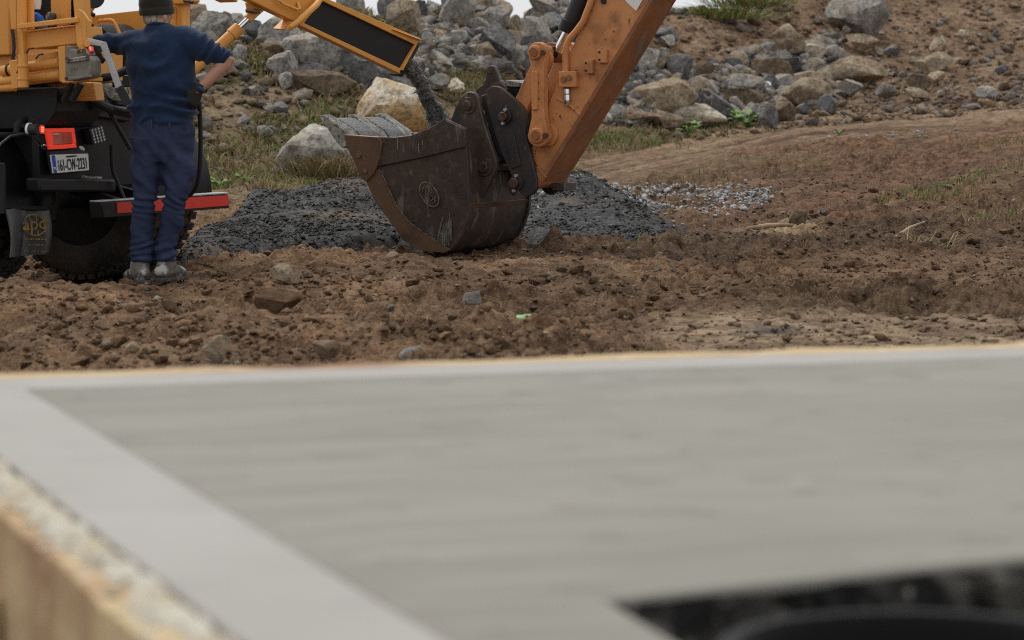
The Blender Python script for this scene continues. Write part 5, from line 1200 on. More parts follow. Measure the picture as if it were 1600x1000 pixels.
# rear of the chassis
rearp('rear_panel', [(60, 186), (92, 160), (150, 172), (206, 186), (208, 288), (150, 292), (62, 300)], .74, .05, 'blk')
rearp('cross_member', [(62, 278), (182, 280), (182, 300), (62, 300)], .80, .1, 'blk', bevel=.015)
sidep('battery_box', [(-60, 142), (60, 137), (88, 136), (88, 176), (70, 200), (-60, 206)], -.35, .5, 'blk', bevel=.01)
sidep('side_skirt', [(-60, 200), (60, 196), (70, 230), (66, 330), (-60, 330)], -.18, .1, 'blk', bevel=.01)
MB().prism([TRp(88, 158, .78), TRp(150, 160, .78), TRp(206, 182, .78), TRp(206, 190, .78), TRp(110, 176, .78)], ta * -.5).build('deck_plate', MT['blk'], truck, 35, .006)
rearp('deck_edge', [(118, 157), (150, 159), (172, 170), (170, 173), (148, 164), (118, 160)], .80, .04, 'alu', bevel=.002)
rearp('red_stripe', [(66, 187), (130, 182), (130, 184), (66, 189)], .748, .006, 'red', bevel=0)
mb = MB(); mb.tube([TRp(26, 214, .7), TRp(27, 196, .7), TRp(33, 188, .7), TRp(40, 187, .7)], .022, 10); mb.tube([TRp(-20, 212, .7), TRp(22, 211, .7)], .02, 10); mb.build('lamp_bracket', MT['blk'], truck)
MB().tube([TRp(-6, 236, .76), TRp(2, 224, .77), TRp(16, 213, .78), TRp(36, 209, .79), TRp(52, 213, .79), TRp(62, 220, .79)], .008, 8).build('lamp_cable', MT['rub'], truck)
# lamps
ml = MB().cyl(TRp(47, 202, .79), TRp(47, 202, .79) + ta * .06, .034, .036, 24).build('marker_lamp', MT['rub'], truck, 35, .003)
MB().cyl(TRp(52, 202, .79) + ta * .03, TRp(52, 202, .79) + ta * .066, .028, .026, 20).build('lens', MT['redlens'], ml); MB().lathe([(.036, -.012), (.040, -.012), (.040, .004), (.036, .004)], TRp(47, 202, .79), ta, 24, cap=False).build('white_ring', MT['wht'], ml)
for dv in (-3, 0, 3): MB().box(TRp(52, 202 + dv, .79) + ta * .068, tr * .012, UP * .004, ta * .003).build('light_strip', MT['redlit'], ml, 0)
tl = rearp('tail_lamp', [(71, 200), (117, 199), (121, 231), (77, 235)], .80, .06, 'rub', bevel=.006); tl['label'] = 'lit red rectangular tail lamp'
for pts in ([(73, 201), (95, 200.5), (96, 207), (74, 207.5)], [(95, 200.5), (116, 200), (117, 206.5), (96, 207)], [(73, 208), (82, 207.5), (84, 226), (77, 227)], [(112, 207), (117, 207), (119.5, 224), (115, 225)], [(77, 227), (98, 226), (99, 232.5), (78, 233.5)], [(98, 226), (119, 225), (120, 230.5), (99, 232.5)]):
    rearp('lens', pts, .815, .016, 'redlens', tl, .002)
for pts in ([(82.5, 208), (97, 207.5), (98, 225), (84, 226)], [(97.5, 207.5), (112, 207), (114, 224), (98.5, 225)]): rearp('dark_lens', pts, .811, .012, 'redlens2', tl, .002)
rearp('lamp_glint', [(83, 208.6), (93, 208), (93, 210), (83.5, 211)], .8135, .002, 'led', tl, 0)  # pale sliver paints a highlight onto the dark lens
for (u_, v_) in ((65, 208), (61, 228), (68, 227)): MB().cyl(TRp(u_, v_, .78), TRp(u_, v_, .78) + ta * .02, .006, None, 8).build('screw', MT['chr'], truck)
ld = rearp('work_lamp', [(140, 202), (160, 196), (166, 219), (146, 226)], .80, .05, 'rub', bevel=.005)
for i in range(4):
    for j in range(5):
        fu, fv = (i + .6) / 4.2, (j + .6) / 5.2
        p = TRp(140 + 20 * fu + 6 * fv, 202 - 6 * fu + 24 * fv, .80); MB().cyl(p, p + ta * .006, .008, None, 8).build('led', MT['led'], ld)
MB().limb([(TRp(124, 229, .81), .006, .006), (TRp(127, 231, .82), .014, .012), (TRp(131, 234, .82), .006, .008)]).build('plate_lamp', MT['wht'], truck, 60)
rearp('plate_holder', [(78, 236), (126, 233), (139, 240), (140, 266), (84, 273)], .79, .03, 'rub')
PLQ = [(80, 242), (138, 240), (139.5, 266), (84, 271)]
npl = rearp('number_plate', PLQ, .815, .012, 'plate', bevel=.003); npl['label'] = 'white number plate 161-CW-2231 with blue band'
rearp('blue_band', [(80.6, 242.6), (86, 242.3), (89.5, 270), (84.6, 270.5)], .8175, .002, 'blue', npl, 0)
pc0, pcx = TRp(113.5, 256.5, .8175), (TRp(137, 254.5, .8175) - TRp(90, 258.5, .8175)).normalized()
pcy = (TRp(112, 243, .8175) - TRp(115, 268, .8175)).normalized()
wd_ = (TRp(135.5, 255, .8175) - TRp(91.5, 258, .8175)).length
text_mesh('161-CW-2231', 'plate_number', 'ink', npl, pc0, pcx, pcy, wd_, .073, .003)
text_mesh('CEATHARLACH', 'plate_county', 'ink', npl, TRp(111.5, 244.2, .8175), pcx, pcy, wd_ * .36, .011, .003)
text_mesh('IRL', 'plate_country', 'wht', npl, TRp(86.3, 263, .8195), pcx, pcy, .03, .018, .002)
MB().cyl(TRp(92, 256, .816), TRp(92, 256, .82), .005, None, 8).build('screw', MT['wht'], npl); MB().cyl(TRp(136, 254, .816), TRp(136, 254, .82), .005, None, 8).build('screw', MT['wht'], npl)
MB().tube([TRp(129, 276, .82), TRp(140, 278, .82), TRp(158, 278, .82)], .009, 8).build('reflector_rod', MT['crust'], truck)
# under-run bumper
bmp = rearp('bumper', [(159, 316), (357, 303.5), (358.5, 325), (162, 341)], 1.10, .09, 'blk', bevel=.006); bmp['label'] = 'red faced under-run bumper bar behind the man\'s legs'
rearp('red_reflector', [(183, 316.5), (270, 310.5), (271, 328), (184, 333)], 1.106, .005, 'red', bmp, 0)
rearp('red_reflector', [(270.4, 310.4), (356.5, 305), (358, 321), (271.4, 328)], 1.106, .005, 'red', bmp, 0)
MB().prism([TRp(159, 315.6, 1.10), TRp(357, 303, 1.10), TRp(357, 300.5, 1.10), TRp(159, 313.6, 1.10)], ta * -.09).build('top_strip', MT['alu'], bmp, 35, .002)
for (u_, r_) in ((215, .25), (285, .9)):
    p = TRp(u_, 326, 1.04); MB().bar(p, V3(p.x, p.y, p.z + .12) - ta * .5, .05, .06).build('bumper_stay', MT['blk'], bmp, 35, .004)
# yellow superstructure
sidep('hopper_side', [(-300, 44), (136, 25), (216, 16.5), (268, 11), (268, 66), (136, 80), (-300, 100)], 1.0, .06, 'yel')
sidep('hopper_far_side', [(-300, -60), (100, -60), (112, 20), (-300, 20)], .7, .05, 'yel')
sidep('tank_wall', [(-300, -60), (11, -60), (13, -20), (16, 86), (-300, 98)], -.3, .9, 'yel', bevel=.01)
sidep('tank_floor_panel', [(-300, 98), (27, 85), (62, 82), (92, 80), (92, 128), (20, 136), (-300, 146)], -.24, .7, 'yel', bevel=.01)
col = sidep('pillar', [(267, 4), (287, 4), (287, 170), (267, 170)], 1.06, .085, 'yel', bevel=.012)
sidep('pillar_cap', [(264, -12), (292, -12), (292, 2), (288, 6), (265, 6)], 1.02, .16, 'yel', col, .006)
MB().tube([TSp(288, 1, 1.02), TSp(297, 2, 1.0), TSp(301, 4, 1.0)], .012, 8).build('pin_handle', MT['pin'], col)
frame = sidep('platform_frame', [(26, -40), (34, -40), (35, 40), (37, 85), (28, 84), (26, 45)], -.56, .05, 'yel')
sidep('upright', [(111, -40), (122, -40), (129, 74), (120, 75)], -.58, .05, 'yel', frame)
sidep('upright', [(125, -40), (132, -40), (137, 70), (130, 72)], -.48, .05, 'yel', frame)
sidep('upright_plate', [(10, -40), (25, -40), (26, 46), (17, 46)], -.54, .04, 'yel', frame)
sidep('upright_plate', [(34.5, -40), (48, -40), (50, 45), (36, 48)], -.50, .03, 'yel', frame)
sidep('cross_bar', [(27, 37.5), (120, 27), (120.5, 35), (27.5, 45)], -.60, .04, 'yel', frame)
sidep('tray', [(39, 51), (118, 41), (121, 68), (38, 77)], -.52, .28, 'yel', frame)
sidep('tray_lip', [(41, 47.5), (117, 39), (117, 41), (41, 50.5)], -.54, .06, 'yel', frame, .003)
sidep('inner_panel', [(78, -40), (107, -40), (107, 38), (80, 44)], -.2, .03, 'yel', frame)
sidep('opening_shade_sheet', [(46, -40), (118, -40), (118, 60), (46, 60)], -.12, .04, 'blk', frame)  # black sheet stands in for the shade inside the open frame
sidep('stone_sack', [(70, 24), (74, 18), (80, 20), (81, 44), (68, 44)], -.28, .06, 'rawc', frame, .01)
MB().tube([TSp(124, 16, -.62), TSp(130, 19, -.63), (TSp(134, 24, -.64)), TSp(138, 31, -.66), TSp(143, 35, -.66)], .007, 8).build('latch_rod', MT['yel'], frame)
for (u_, v_) in ((136, 68), (128, 72)): MB().cyl(TSp(u_, v_, -.62), TSp(u_, v_, -.48), .022, None, 12).build('hinge_pin', MT['yel'], frame, 35, .003)
sidep('support_plate', [(90, 73), (101, 71), (103, 127), (93, 128.5)], -.55, .06, 'yel', frame)
sidep('valve_shelf', [(96, 125), (140, 121), (140, 127), (97, 130)], -.62, .14, 'yel', frame)
stub = MB(); o_ = TSp(36.5, 137, -.58); hgt = (TSp(36, 84, -.58) - o_).length
stub.lathe([(.030, 0), (.034, .004), (.034, hgt * .22), (.040, hgt * .24), (.040, hgt * .28), (.034, hgt * .30), (.034, hgt * .60), (.042, hgt * .62), (.042, hgt * .66), (.030, hgt * .68), (.030, hgt)], o_, UP, 24).build('pivot_post', MT['yel'], frame, 35)
sidep('pivot_bracket', [(14, 95), (27, 93.5), (28, 138), (18, 139.5)], -.56, .05, 'yel', frame)
for (p0, p1, r_) in (((4, 111), (94, 97), .034), ((-30, 131), (94, 117), .031), ((-60, 141), (24, 136), .026)):
    MB().cyl(TSp(*p0, -.45), TSp(*p1, -.45), r_, None, 20).build('hydraulic_pipe', MT['yel'], frame)
    MB().cyl(TSp(p0[0] * .9 + p1[0] * .1, p0[1] * .9 + p1[1] * .1, -.45), TSp(p0[0] * .87 + p1[0] * .13, p0[1] * .87 + p1[1] * .13, -.45), r_ * 1.15, None, 20).build('pipe_clamp', MT['blk'], frame)
for (u_, v_) in ((26, 114), (41, 83), (56, 92)):
    q0 = TSp(u_, v_, -.60); MB().tube([q0, q0 + V3(.02, -.01, .025), q0 + V3(.05, -.01, .03)], .005, 6).build('clip', MT['ink'], frame)
sidep('lower_frame', [(60, 127), (146, 129), (150, 158), (90, 158), (88, 140)], -.15, .1, 'yel', bevel=.008)
for p0, p1 in (((98, 157), (113, 128)), ((112, 157), (127, 130))): MB().cyl(TSp(*p0, -.3), TSp(*p1, -.3), .024, None, 12).build('gas_strut', MT['rub'], truck)
MB().tube([TSp(19, 46, -.58), TSp(21, 58, -.58), TSp(22, 75, -.58), TSp(20, 93, -.58)], .011, 8).build('cable', MT['rub'], truck)
# grey cast valve block
vb = sidep('control_valve', [(100.5, 92), (135, 87), (140, 94), (141, 112), (139, 119), (136, 122), (105, 127), (102, 124)], -.70, .12, 'valve', bevel=.012)
sidep('valve_head', [(103, 72), (108, 71), (110, 78), (116, 76), (120, 81), (132, 77), (137, 84), (136, 88), (102, 93)], -.68, .09, 'valve', vb, .006)
sidep('valve_foot', [(103, 121), (139, 116), (140, 121), (106, 127)], -.73, .03, 'valve', vb, .006)
sidep('valve_rib', [(101, 96.5), (140, 91.5), (140, 93.5), (101, 98.5)], -.715, .015, 'valve', vb, .003)
for (u_, v_) in ((105, 92), (137, 89), (104, 123), (123, 81), (131, 79)): MB().cyl(TSp(u_, v_, -.735), TSp(u_, v_, -.70), .014, None, 6).build('bolt', MT['pin'], vb)
for (u_, v_) in ((111, 108), (115, 107), (119, 106.5)): MB().box(TSp(u_, v_, -.702), ta * .006, UP * .008, tr * .002).build('cast_mark', MT['valve'], vb, 0)
MB().limb([(TSp(139.5, 78, -.72), .012, .012), (TSp(142, 76, -.74), .018, .016), (TSp(143.5, 82, -.76), .014, .012)]).build('red_lever', MT['red'], vb, 60)
# round black lamp at the top
lp = TSp(146, -4, -.3); MB().lathe([(.02, -.07), (.055, -.065), (.068, -.02), (.068, .03), (.06, .05), (.02, .05)], lp, (ta * .6 - tr * .8), 28).build('work_light', MT['rub'], truck, 35)
MB().tube([TSp(132, 12, -.2), TSp(138, 19, -.2), TSp(147, 24, -.2)], .014, 8).build('light_arm', MT['blk'], truck)
sidep('light_plate', [(128, 4), (146, 10), (140, 20), (130, 16)], -.15, .03, 'yel')
# black drum and yellow hand loop above the arm
MB().lathe([(.03, -.2), (.145, -.2), (.155, -.17), (.155, .17), (.145, .2), (.03, .2)], TSp(170, 74, .75), tr, 36).build('hose_drum', MT['lin'], truck, 35)
MB().tube([TSp(149, 60, .45), TSp(149.5, 40, .45), TSp(151, 35, .45), TSp(156, 32.5, .45), TSp(172, 31, .45), TSp(177, 33, .45), TSp(181, 40, .45), TSp(188, 55, .45)], .012, 8).build('hand_loop', MT['yel'], truck)
# bent grey lever bar with black grip
def flat(pts, Y, wd, th, name, m, par):
    mb = MB(); ps = [P(u, v, Y) for u, v in pts]; L_, R_ = [], []
    for i, p in enumerate(ps):
        d = (ps[min(i + 1, len(ps) - 1)] - ps[max(i - 1, 0)]).normalized(); n_ = V3(-d.z, 0, d.x); L_.append(p + n_ * wd / 2); R_.append(p - n_ * wd / 2)
    for i in range(len(ps) - 1): mb.prism([L_[i], L_[i + 1], R_[i + 1], R_[i]], (0, th, 0))
    return mb.build(name, MT[m], par, 35, .002)
gb = flat([(135, 64), (161, 69), (186, 137)], 18.3, .042, .03, 'guard_lever', 'alu', truck)
flat([(185, 136), (199, 163)], 18.29, .048, .05, 'lever_grip', 'rub', truck)
def hose(pts, r, name='hose', n_=10):
    ps = [P(*p) for p in pts]; out = []
    for i in range(len(ps) - 1):
        p0, p1, p2, p3 = ps[max(i - 1, 0)], ps[i], ps[i + 1], ps[min(i + 2, len(ps) - 1)]
        for k in range(6):
            t_ = k / 6; out.append(.5 * ((2 * p1) + (p2 - p0) * t_ + (2 * p0 - 5 * p1 + 4 * p2 - p3) * t_ * t_ + (3 * p1 - p0 - 3 * p2 + p3) * t_ ** 3))
    out.append(ps[-1]); return MB().tube(out, r, n_).build(name, MT['rub'], truck)
hose([(143, 84, 18.9), (149, 100, 18.9), (155, 125, 18.95), (162, 150, 19.0), (172, 176, 19.05), (188, 205, 19.1), (203, 232, 19.2)], .014)
hose([(140, 114, 19.2), (155, 121, 19.2), (176, 119, 19.2), (200, 108, 19.2)], .026)
hose([(143, 128, 19.1), (149, 145, 19.1), (166, 158, 19.1), (186, 163, 19.1), (204, 165, 19.1)], .012)
hose([(133, 131, 19.0), (140, 147, 18.95), (152, 160, 18.95), (172, 170, 19.0), (204, 178, 19.1)], .030)
hose([(150, 148, 19.0), (170, 165, 19.0), (190, 172, 19.0), (204, 174, 19.0)], .016)
hose([(146, 88, 18.95), (150, 110, 19.0), (158, 135, 19.0), (168, 152, 19.05), (182, 158, 19.1), (204, 160, 19.2)], .012)
hose([(174, 225, 19.2), (176, 265, 19.25), (186, 290, 19.3), (196, 315, 19.3)], .012)
hose([(311, 158, 18.62), (312.5, 185, 18.66), (313.5, 225, 18.7), (312, 262, 18.75), (308, 288, 18.8), (301, 300, 18.85), (294, 306, 18.9), (290, 300, 18.95), (289, 285, 19.0)], .0145, 'control_cable')
mh = MB(); [mh.ell(P(u_, v_, 18.93), .03, .02, .02) for u_, v_ in ((134, 131), (139, 133))]; mh.build('hose_fitting', MT['chr'], truck, 60)
# lifting ram and discharge chute
ram_a, ram_b, rod_b = P(296, 114, 21.1), P(372, 45, 21.25), P(402, 16, 21.32)
rm = MB().cyl(ram_a, ram_b, .040, None, 24).build('chute_ram', MT['yel'], truck, 35, .004)
dd_ = (ram_b - ram_a).normalized(); MB().cyl(ram_b - dd_ * .07, ram_b + dd_ * .012, .047, None, 24).build('ram_collar', MT['yel'], rm, 35, .004)
MB().cyl(ram_b, rod_b, .021, None, 20).build('ram_rod', MT['chr'], rm); MB().cyl(ram_a - dd_ * .06 - V3(0, .05, 0), ram_a - dd_ * .06 + V3(0, .05, 0), .045, None, 20).build('ram_eye', MT['blk'], rm)
MB().bar(ram_a - dd_ * .06, T(.3, 1.2, 1.25), .08, .08).build('ram_mount', MT['blk'], truck, 35, .006)
cBL, cBR, cTR = P(466, 38, 21.5), P(627, 116, 22.3), P(657, 60, 22.42)
cn = (cBR - cBL).cross(cTR - cBR).normalized()
if cn.y < 0: cn = -cn
def C(u, v, off=0): return PL(u, v, cBL, cn) + cn * off
chute = MB().prism([C(*p, .035) for p in ((466, 38), (627, 116), (657, 60), (500, -6))], cn * .05).build('chute', MT['yel'], truck, 35, .004)
chute['label'] = 'yellow discharge chute with black rubber lining'
O4 = [(466, 38), (627, 116), (657, 60), (500, -7)]; I4 = [(475, 36), (627, 107.5), (649, 70), (504, 1.5)]
for i in range(4):
    j = (i + 1) % 4; MB().prism([C(*O4[i]), C(*O4[j]), C(*I4[j]), C(*I4[i])], cn * .04).build('rim_bar', MT['yel'], chute, 35, .003)
MB().prism([C(*p, .022) for p in I4], cn * .0125).build('rubber_lining', MT['lin'], chute, 0)
MB().prism([C(612, 46, -.02), C(620, 42.5, .06), C(659, 59, .06), C(657, 63, -.03)], cn * .08).build('end_hood', MT['yel'], chute, 35, .003)
MB().prism([C(628, 118, .03), C(634, 121, .03), C(660, 74, .03), C(658, 64, .03)], cn * .12).build('end_skirt', MT['rub'], chute, 35, .006)
MB().cyl(C(627, 112, -.01), C(627, 112, .01), .014, None, 10).build('bolt', MT['ink'], chute)
body = MB().prism([C(*p, -.01) for p in ((300, -42), (387, 0), (466, 38), (500, -7), (430, -40), (360, -90))], cn * .10).build('chute_body', MT['yel'], truck, 35, .01)
MB().tube([C(441, 45, -.06), C(443, 41, -.075), C(452, 33, -.09), (C(468, 18, -.09)), C(483, 6, -.08), C(500, -8, -.03)], [.014, .022, .024, .024, .024, .02], 10).build('ring_flange', MT['yel'], body)
MB().prism([C(441, 46, .0), C(446, 48, .0), C(502, -4, .0), C(498, -10, .0)], cn * .10).build('joint_flange', MT['yel'], body, 35, .004)
MB().tube([C(428, -6, -.015), C(430, 1, -.05), C(434, 5, -.05), C(456, 14, -.05), C(461, 13, -.05), C(463, 4, -.015)], .011, 8).build('grab_handle', MT['yel'], body)
MB().prism([C(400, 6, .05), C(404, 22, .05), C(411, 21, .05), C(420, 17, .05), C(424, 13, .05), C(404, 2, .05)], cn * .07).build('ram_clevis', MT['yel'], body, 35, .006)
MB().bar(rod_b - dd_ * .10, rod_b + dd_ * .04, .06, .06).build('rod_clevis', MT['yel'], rm, 35, .008)
MB().cyl(C(404, 18, -.0), C(404, 18, .12), .018, None, 14).build('clevis_pin', MT['pin'], body)
MB().bar(C(372, -20, .05), T(.2, 1.05, 2.25), .20, .24).build('chute_neck', MT['yel'], truck, 35, .01)
# stream of concrete
st = [(634, 96, 22.40, .055), (643, 108, 22.42, .060), (655, 127, 22.44, .058), (666, 148, 22.46, .056), (676, 168, 22.48, .062), (684, 188, 22.5, .072), (690, 212, 22.5, .085)]
mb = MB(); pts, rr = [], []
for i in range(len(st) - 1):
    for k in range(8):
        t_ = k / 8; a, b = st[i], st[i + 1]; pts.append(P(a[0] + (b[0] - a[0]) * t_, a[1] + (b[1] - a[1]) * t_, a[2] + (b[2] - a[2]) * t_)); rr.append((a[3] + (b[3] - a[3]) * t_))
mb.tube(pts, rr, 22)
for p in mb.v:
    ax_ = min(pts, key=lambda c_: (c_ - p).length_squared); d = (p - ax_); 
    s = 1 + .55 * (vn(np.array([p.x * 30 + p.y * 11]), np.array([p.z * 16]), 8)[0] - .5) + .25 * (vn(np.array([p.x * 70 + p.y * 31]), np.array([p.z * 55]), 9)[0] - .5)
    p.xyz = (ax_ + d * s)
o = mb.thing('concrete_stream', MT['wet'], 'dark wet concrete pouring from the chute into the bucket', 'concrete', smooth=60, kind='stuff')
n = 650; ii = RNG.integers(4, len(pts), n); pos = np.array([pts[i][:] for i in ii]) + RNG.normal(0, 1, (n, 3)) * np.array([.028, .028, .03]) * (np.array(rr)[ii] / .055)[:, None]
pos[:60] += RNG.normal(0, .04, (60, 3))
scatter('stream_gravel', OCT, pos, RNG.uniform(.004, .011, n), MT['wet'], 'gravel lumps in the falling concrete stream', 'gravel', smooth=0)
# blue glove and white tub on the platform
mb = MB(); g0 = TSp(57, 30, -.42)
for (a, b, c_, d) in ((50, 20, 66, 30), (50, 24, 62, 34), (52, 28, 68, 36), (54, 33, 70, 42)): mb.limb([(TSp(a, b, -.42), .010, .010), (TSp((a + c_) / 2, (b + d) / 2 - 2, -.43), .018, .016), (TSp(c_, d, -.42), .022, .018)], (0, 1, 0), 10)
mb.limb([(TSp(56, 24, -.40), .03, .02), (TSp(62, 33, -.40), .045, .03), (TSp(68, 44, -.40), .05, .03), (TSp(66, 47, -.40), .03, .02)], (0, 1, 0), 12)
z = empty('work_glove', TSp(60, 47, -.40), 'blue rubber work glove lying in the truck platform', 'glove'); remesh(mb, .008, 'glove', MT['bluegl'], z)
tb = MB(); tb.lathe([(.035, 0), (.042, .03), (.045, .09), (.038, .095), (.03, .12), (.02, .13)], TSp(54, 14.5, -.36), UP, 20); tb.thing('plastic_tub', MT['wht'], 'white plastic tub standing behind the blue glove', 'tub')
# ------------------------------------------------------------------ the man, seen from behind
YP = 18.5; q0 = P(240, 439, YP)
pgz = q0.z
def B(u, v, y=0.0):
    p = P(u, v, YP); return V3(p.x, YP + y, p.z)
man = empty('person', V3(q0.x, YP, pgz), 'person in black beanie, navy sweater and navy trousers, one arm on the truck', 'person')
SX = V3(1, 0, 0)
# body (skin): one continuous figure, thinner than the clothes
bd = MB()
bd.limb([(B(253, 200), .15, .10), (B(253, 150), .155, .105), (B(252, 105), .16, .10), (B(250, 74), .14, .08), (B(249, 60), .09, .06), (B(247, 45, .0), .062, .062), (B(247, 34, .012), .056, .06), (B(247, 22, .02), .05, .06)], SX)
HD = B(245, 16.5, .03); hr = Matrix.Rotation(math.radians(-42), 4, 'Z').to_3x3()
def Hd(x, y, z): return HD + hr @ V3(x, y, z)
bd.ell(Hd(0, 0, .035), .077, .096, .092, 24, 16, hr); bd.ell(Hd(0, .035, -.035), .060, .062, .082, 20, 14, hr)
bd.limb([(Hd(0, .088, .02), .010, .008), (Hd(0, .106, -.005), .013, .012), (Hd(0, .112, -.018), .017, .014), (Hd(0, .094, -.028), .016, .010)], hr @ V3(1, 0, 0), 10)
for s in (-1, 1):
    bd.limb([(Hd(s * .074, -.004, -.020), .006, .014), (Hd(s * .084, -.012, -.032), .009, .020), (Hd(s * .084, -.010, -.052), .008, .016), (Hd(s * .074, .0, -.070), .005, .008)], hr @ V3(1, 0, 0), 10)
    bd.ell(Hd(s * .030, .082, .012), .013, .011, .010, 10, 8)
    bd.ell(Hd(s * .034, .070, -.030), .024, .020, .022, 10, 8)
bd.ell(Hd(0, .088, -.058), .026, .011, .008, 12, 8, hr); bd.ell(Hd(0, .080, -.090), .024, .022, .018, 12, 8, hr)
bd.limb([(B(292, 62), .058, .058), (B(322, 76, -.03), .052, .052), (B(350, 91, -.05), .045, .045), (B(357, 95, -.055), .044, .044), (B(352, 101, -.06), .046, .044), (B(340, 113, -.07), .044, .042), (B(325, 128, -.09), .034, .033), (B(314, 139, -.10), .028, .026), (B(309, 145, -.10), .026, .024)], V3(0, 1, 0))
bd.limb([(B(212, 68), .05, .05), (B(180, 68, .06), .040, .040), (B(170, 68, .07), .038, .038), (B(146, 67, .02), .032, .032), (B(142, 67, .01), .03, .03)], V3(0, 1, 0))
for s, tp, kn, an in ((-1, (231, 235), (225, 315), (222, 410)), (1, (277, 235), (273, 315), (260, 408))):
    bd.limb([(B(254 + s * 15, 205), .09, .09), (B(*tp), .068, .072), (B(*kn), .042, .046), (B((kn[0] + an[0]) / 2, 355), .042, .046), (B(*an), .036, .04), (B(an[0], an[1] + 18, .01), .034, .05)], SX)
remesh(bd, .0065, 'body', MT['skin'], man, None, 3, .5)
for s in (-1, 1):
    MB().ell(Hd(s * .030, .0905, .014), .010, .006, .006, 10, 8, hr).build('eye', MT['wht'], man, 180)
# hair round the back of the head
hb = MB(); hb.ell(Hd(0, -.012, .0), .083, .097, .082, 28, 16, hr); hb.ell(Hd(0, -.045, -.052), .066, .052, .042, 18, 12, hr)
def hairf(co, no):
    loc = (co - np.array(HD)) @ np.array(hr)
    co = co + no * (.004 * (vn(np.arctan2(loc[:, 0], loc[:, 1]) * 22, loc[:, 2] * 30, 5) - .5))[:, None]
    m = sstep(.005, .04, loc[:, 1] ); co = co - no * (.016 * m)[:, None]
    return co
remesh(hb, .006, 'hair', MT['hair'], man, hairf, 2)
# beanie: crown and turned-up band
bn = MB(); ht = Matrix.Rotation(math.radians(-42), 4, 'Z').to_3x3() @ Matrix.Rotation(math.radians(4), 4, 'X').to_3x3()
def Ht(x, y, z): return HD + ht @ V3(x, y, z)
prof = [(0.0, 1.07), (.022, 1.10), (.05, 1.12), (.08, 1.05), (.105, .84), (.122, .62), (.132, .34), (.136, .05)]
rings = []
for z_, s in prof: rings.append([Ht(math.cos(2 * math.pi * j / 32) * .084 * s, math.sin(2 * math.pi * j / 32) * .103 * s - .004 - z_ * .10, -.012 + z_ * 1.12) for j in range(32)])
rings = [[HD + (p - HD) * 1.0 for p in r] for r in rings]; bn.rings(rings); hat = bn.build('beanie', MT['beanie'], man, 180)
bb = MB(); rings = []
for z_, s in ((-.004, 1.07), (-.006, 1.11), (.004, 1.15), (.020, 1.155), (.034, 1.14), (.042, 1.09), (.040, 1.04)): rings.append([Ht(math.cos(2 * math.pi * j / 36) * .084 * s, math.sin(2 * math.pi * j / 36) * .103 * s - .006, -.018 + z_) for j in range(36)])
bb.rings(rings).build('folded_band', MT['beanie'], hat, 180)
# sweater
sw = MB()
sw.limb([(B(254, 193, .0), .196, .140), (B(254, 188), .202, .145), (B(254, 175), .204, .147), (B(253.5, 150), .201, .146), (B(253, 125), .200, .146), (B(252, 100), .205, .148), (B(251, 80), .207, .142), (B(250, 66), .200, .128), (B(249, 56), .168, .108), (B(248, 48), .112, .086), (B(247.5, 42), .078, .074), (B(247.5, 39.5, .005), .070, .070)], SX, 32)
sw.limb([(B(272, 70, 0), .10, .10), (B(294, 66, -.01), .096, .094), (B(310, 72, -.025), .086, .086), (B(328, 80, -.04), .074, .074), (B(342, 87, -.05), .066, .062), (B(351, 90.5, -.055), .060, .056), (B(354, 92.5, -.056), .055, .05)], V3(0, 1, 0), 22)
sw.limb([(B(226, 72, 0), .10, .10), (B(206, 68, .02), .088, .084), (B(190, 67.5, .05), .076, .076), (B(173, 68, .07), .069, .069), (B(157, 68, .05), .060, .058), (B(144, 66.5, .02), .050, .046), (B(140, 66, .01), .046, .042)], V3(0, 1, 0), 22)
def swf(co, no):
    x = (co[:, 0] - B(250, 0).x); z = co[:, 2] - pgz
    low = np.exp(-((z - 1.06) / .10) ** 2); arm = sstep(.22, .30, x)
    f = low * .020 * np.sin(z * 75 + x * 14 + 7 * vn(x * 4, z * 4, 2)) * (.4 + vn(x * 6 + 9, z * 9, 3))
    f += .022 * (fbm(x * 7 + z * 4, z * 3 - x * 5, 3, 4) - .5) * 2 + .014 * np.sin((z - x * .6) * 40 + 8 * vn(x * 5, z * 5, 22)) * vn(x * 6, z * 6 + 4, 23)
    f += arm * .018 * np.sin((x * 1.0 - z * .55) * 95 + 9 * vn(x * 9, z * 9, 6)) * vn(x * 14 + 3, z * 14, 16)
    f += (1 - sstep(-.30, -.20, x)) * .016 * np.sin(x * 80 + z * 30 + 8 * vn(x * 9, z * 9, 18)) * vn(x * 12, z * 12, 17)
    f += .008 * np.exp(-((x) / .05) ** 2) * -1 * sstep(1.15, 1.4, z) * (co[:, 1] < YP)
    f = np.maximum(f, -.009); hem = np.exp(-((z - (1.005 + .06 * x)) / .012) ** 2); f -= hem * .006
    return co + no * f[:, None]
sweater = remesh(sw, .010, 'sweater', MT['knit'], man, swf, 3, .5)
MB().limb([(B(247.5, 43, .0), .076, .074), (B(247.5, 40, .004), .072, .071), (B(247.5, 37.5, .006), .068, .066)], SX, 28).build('collar', MT['knit'], sweater, 180)
MB().limb([(B(350, 88.5, -.055), .060, .058), (B(353, 90.5, -.056), .062, .060), (B(357, 93.5, -.057), .058, .054)], V3(0, 1, 0), 24).build('pushed_up_cuff', MT['knit'], sweater, 180)
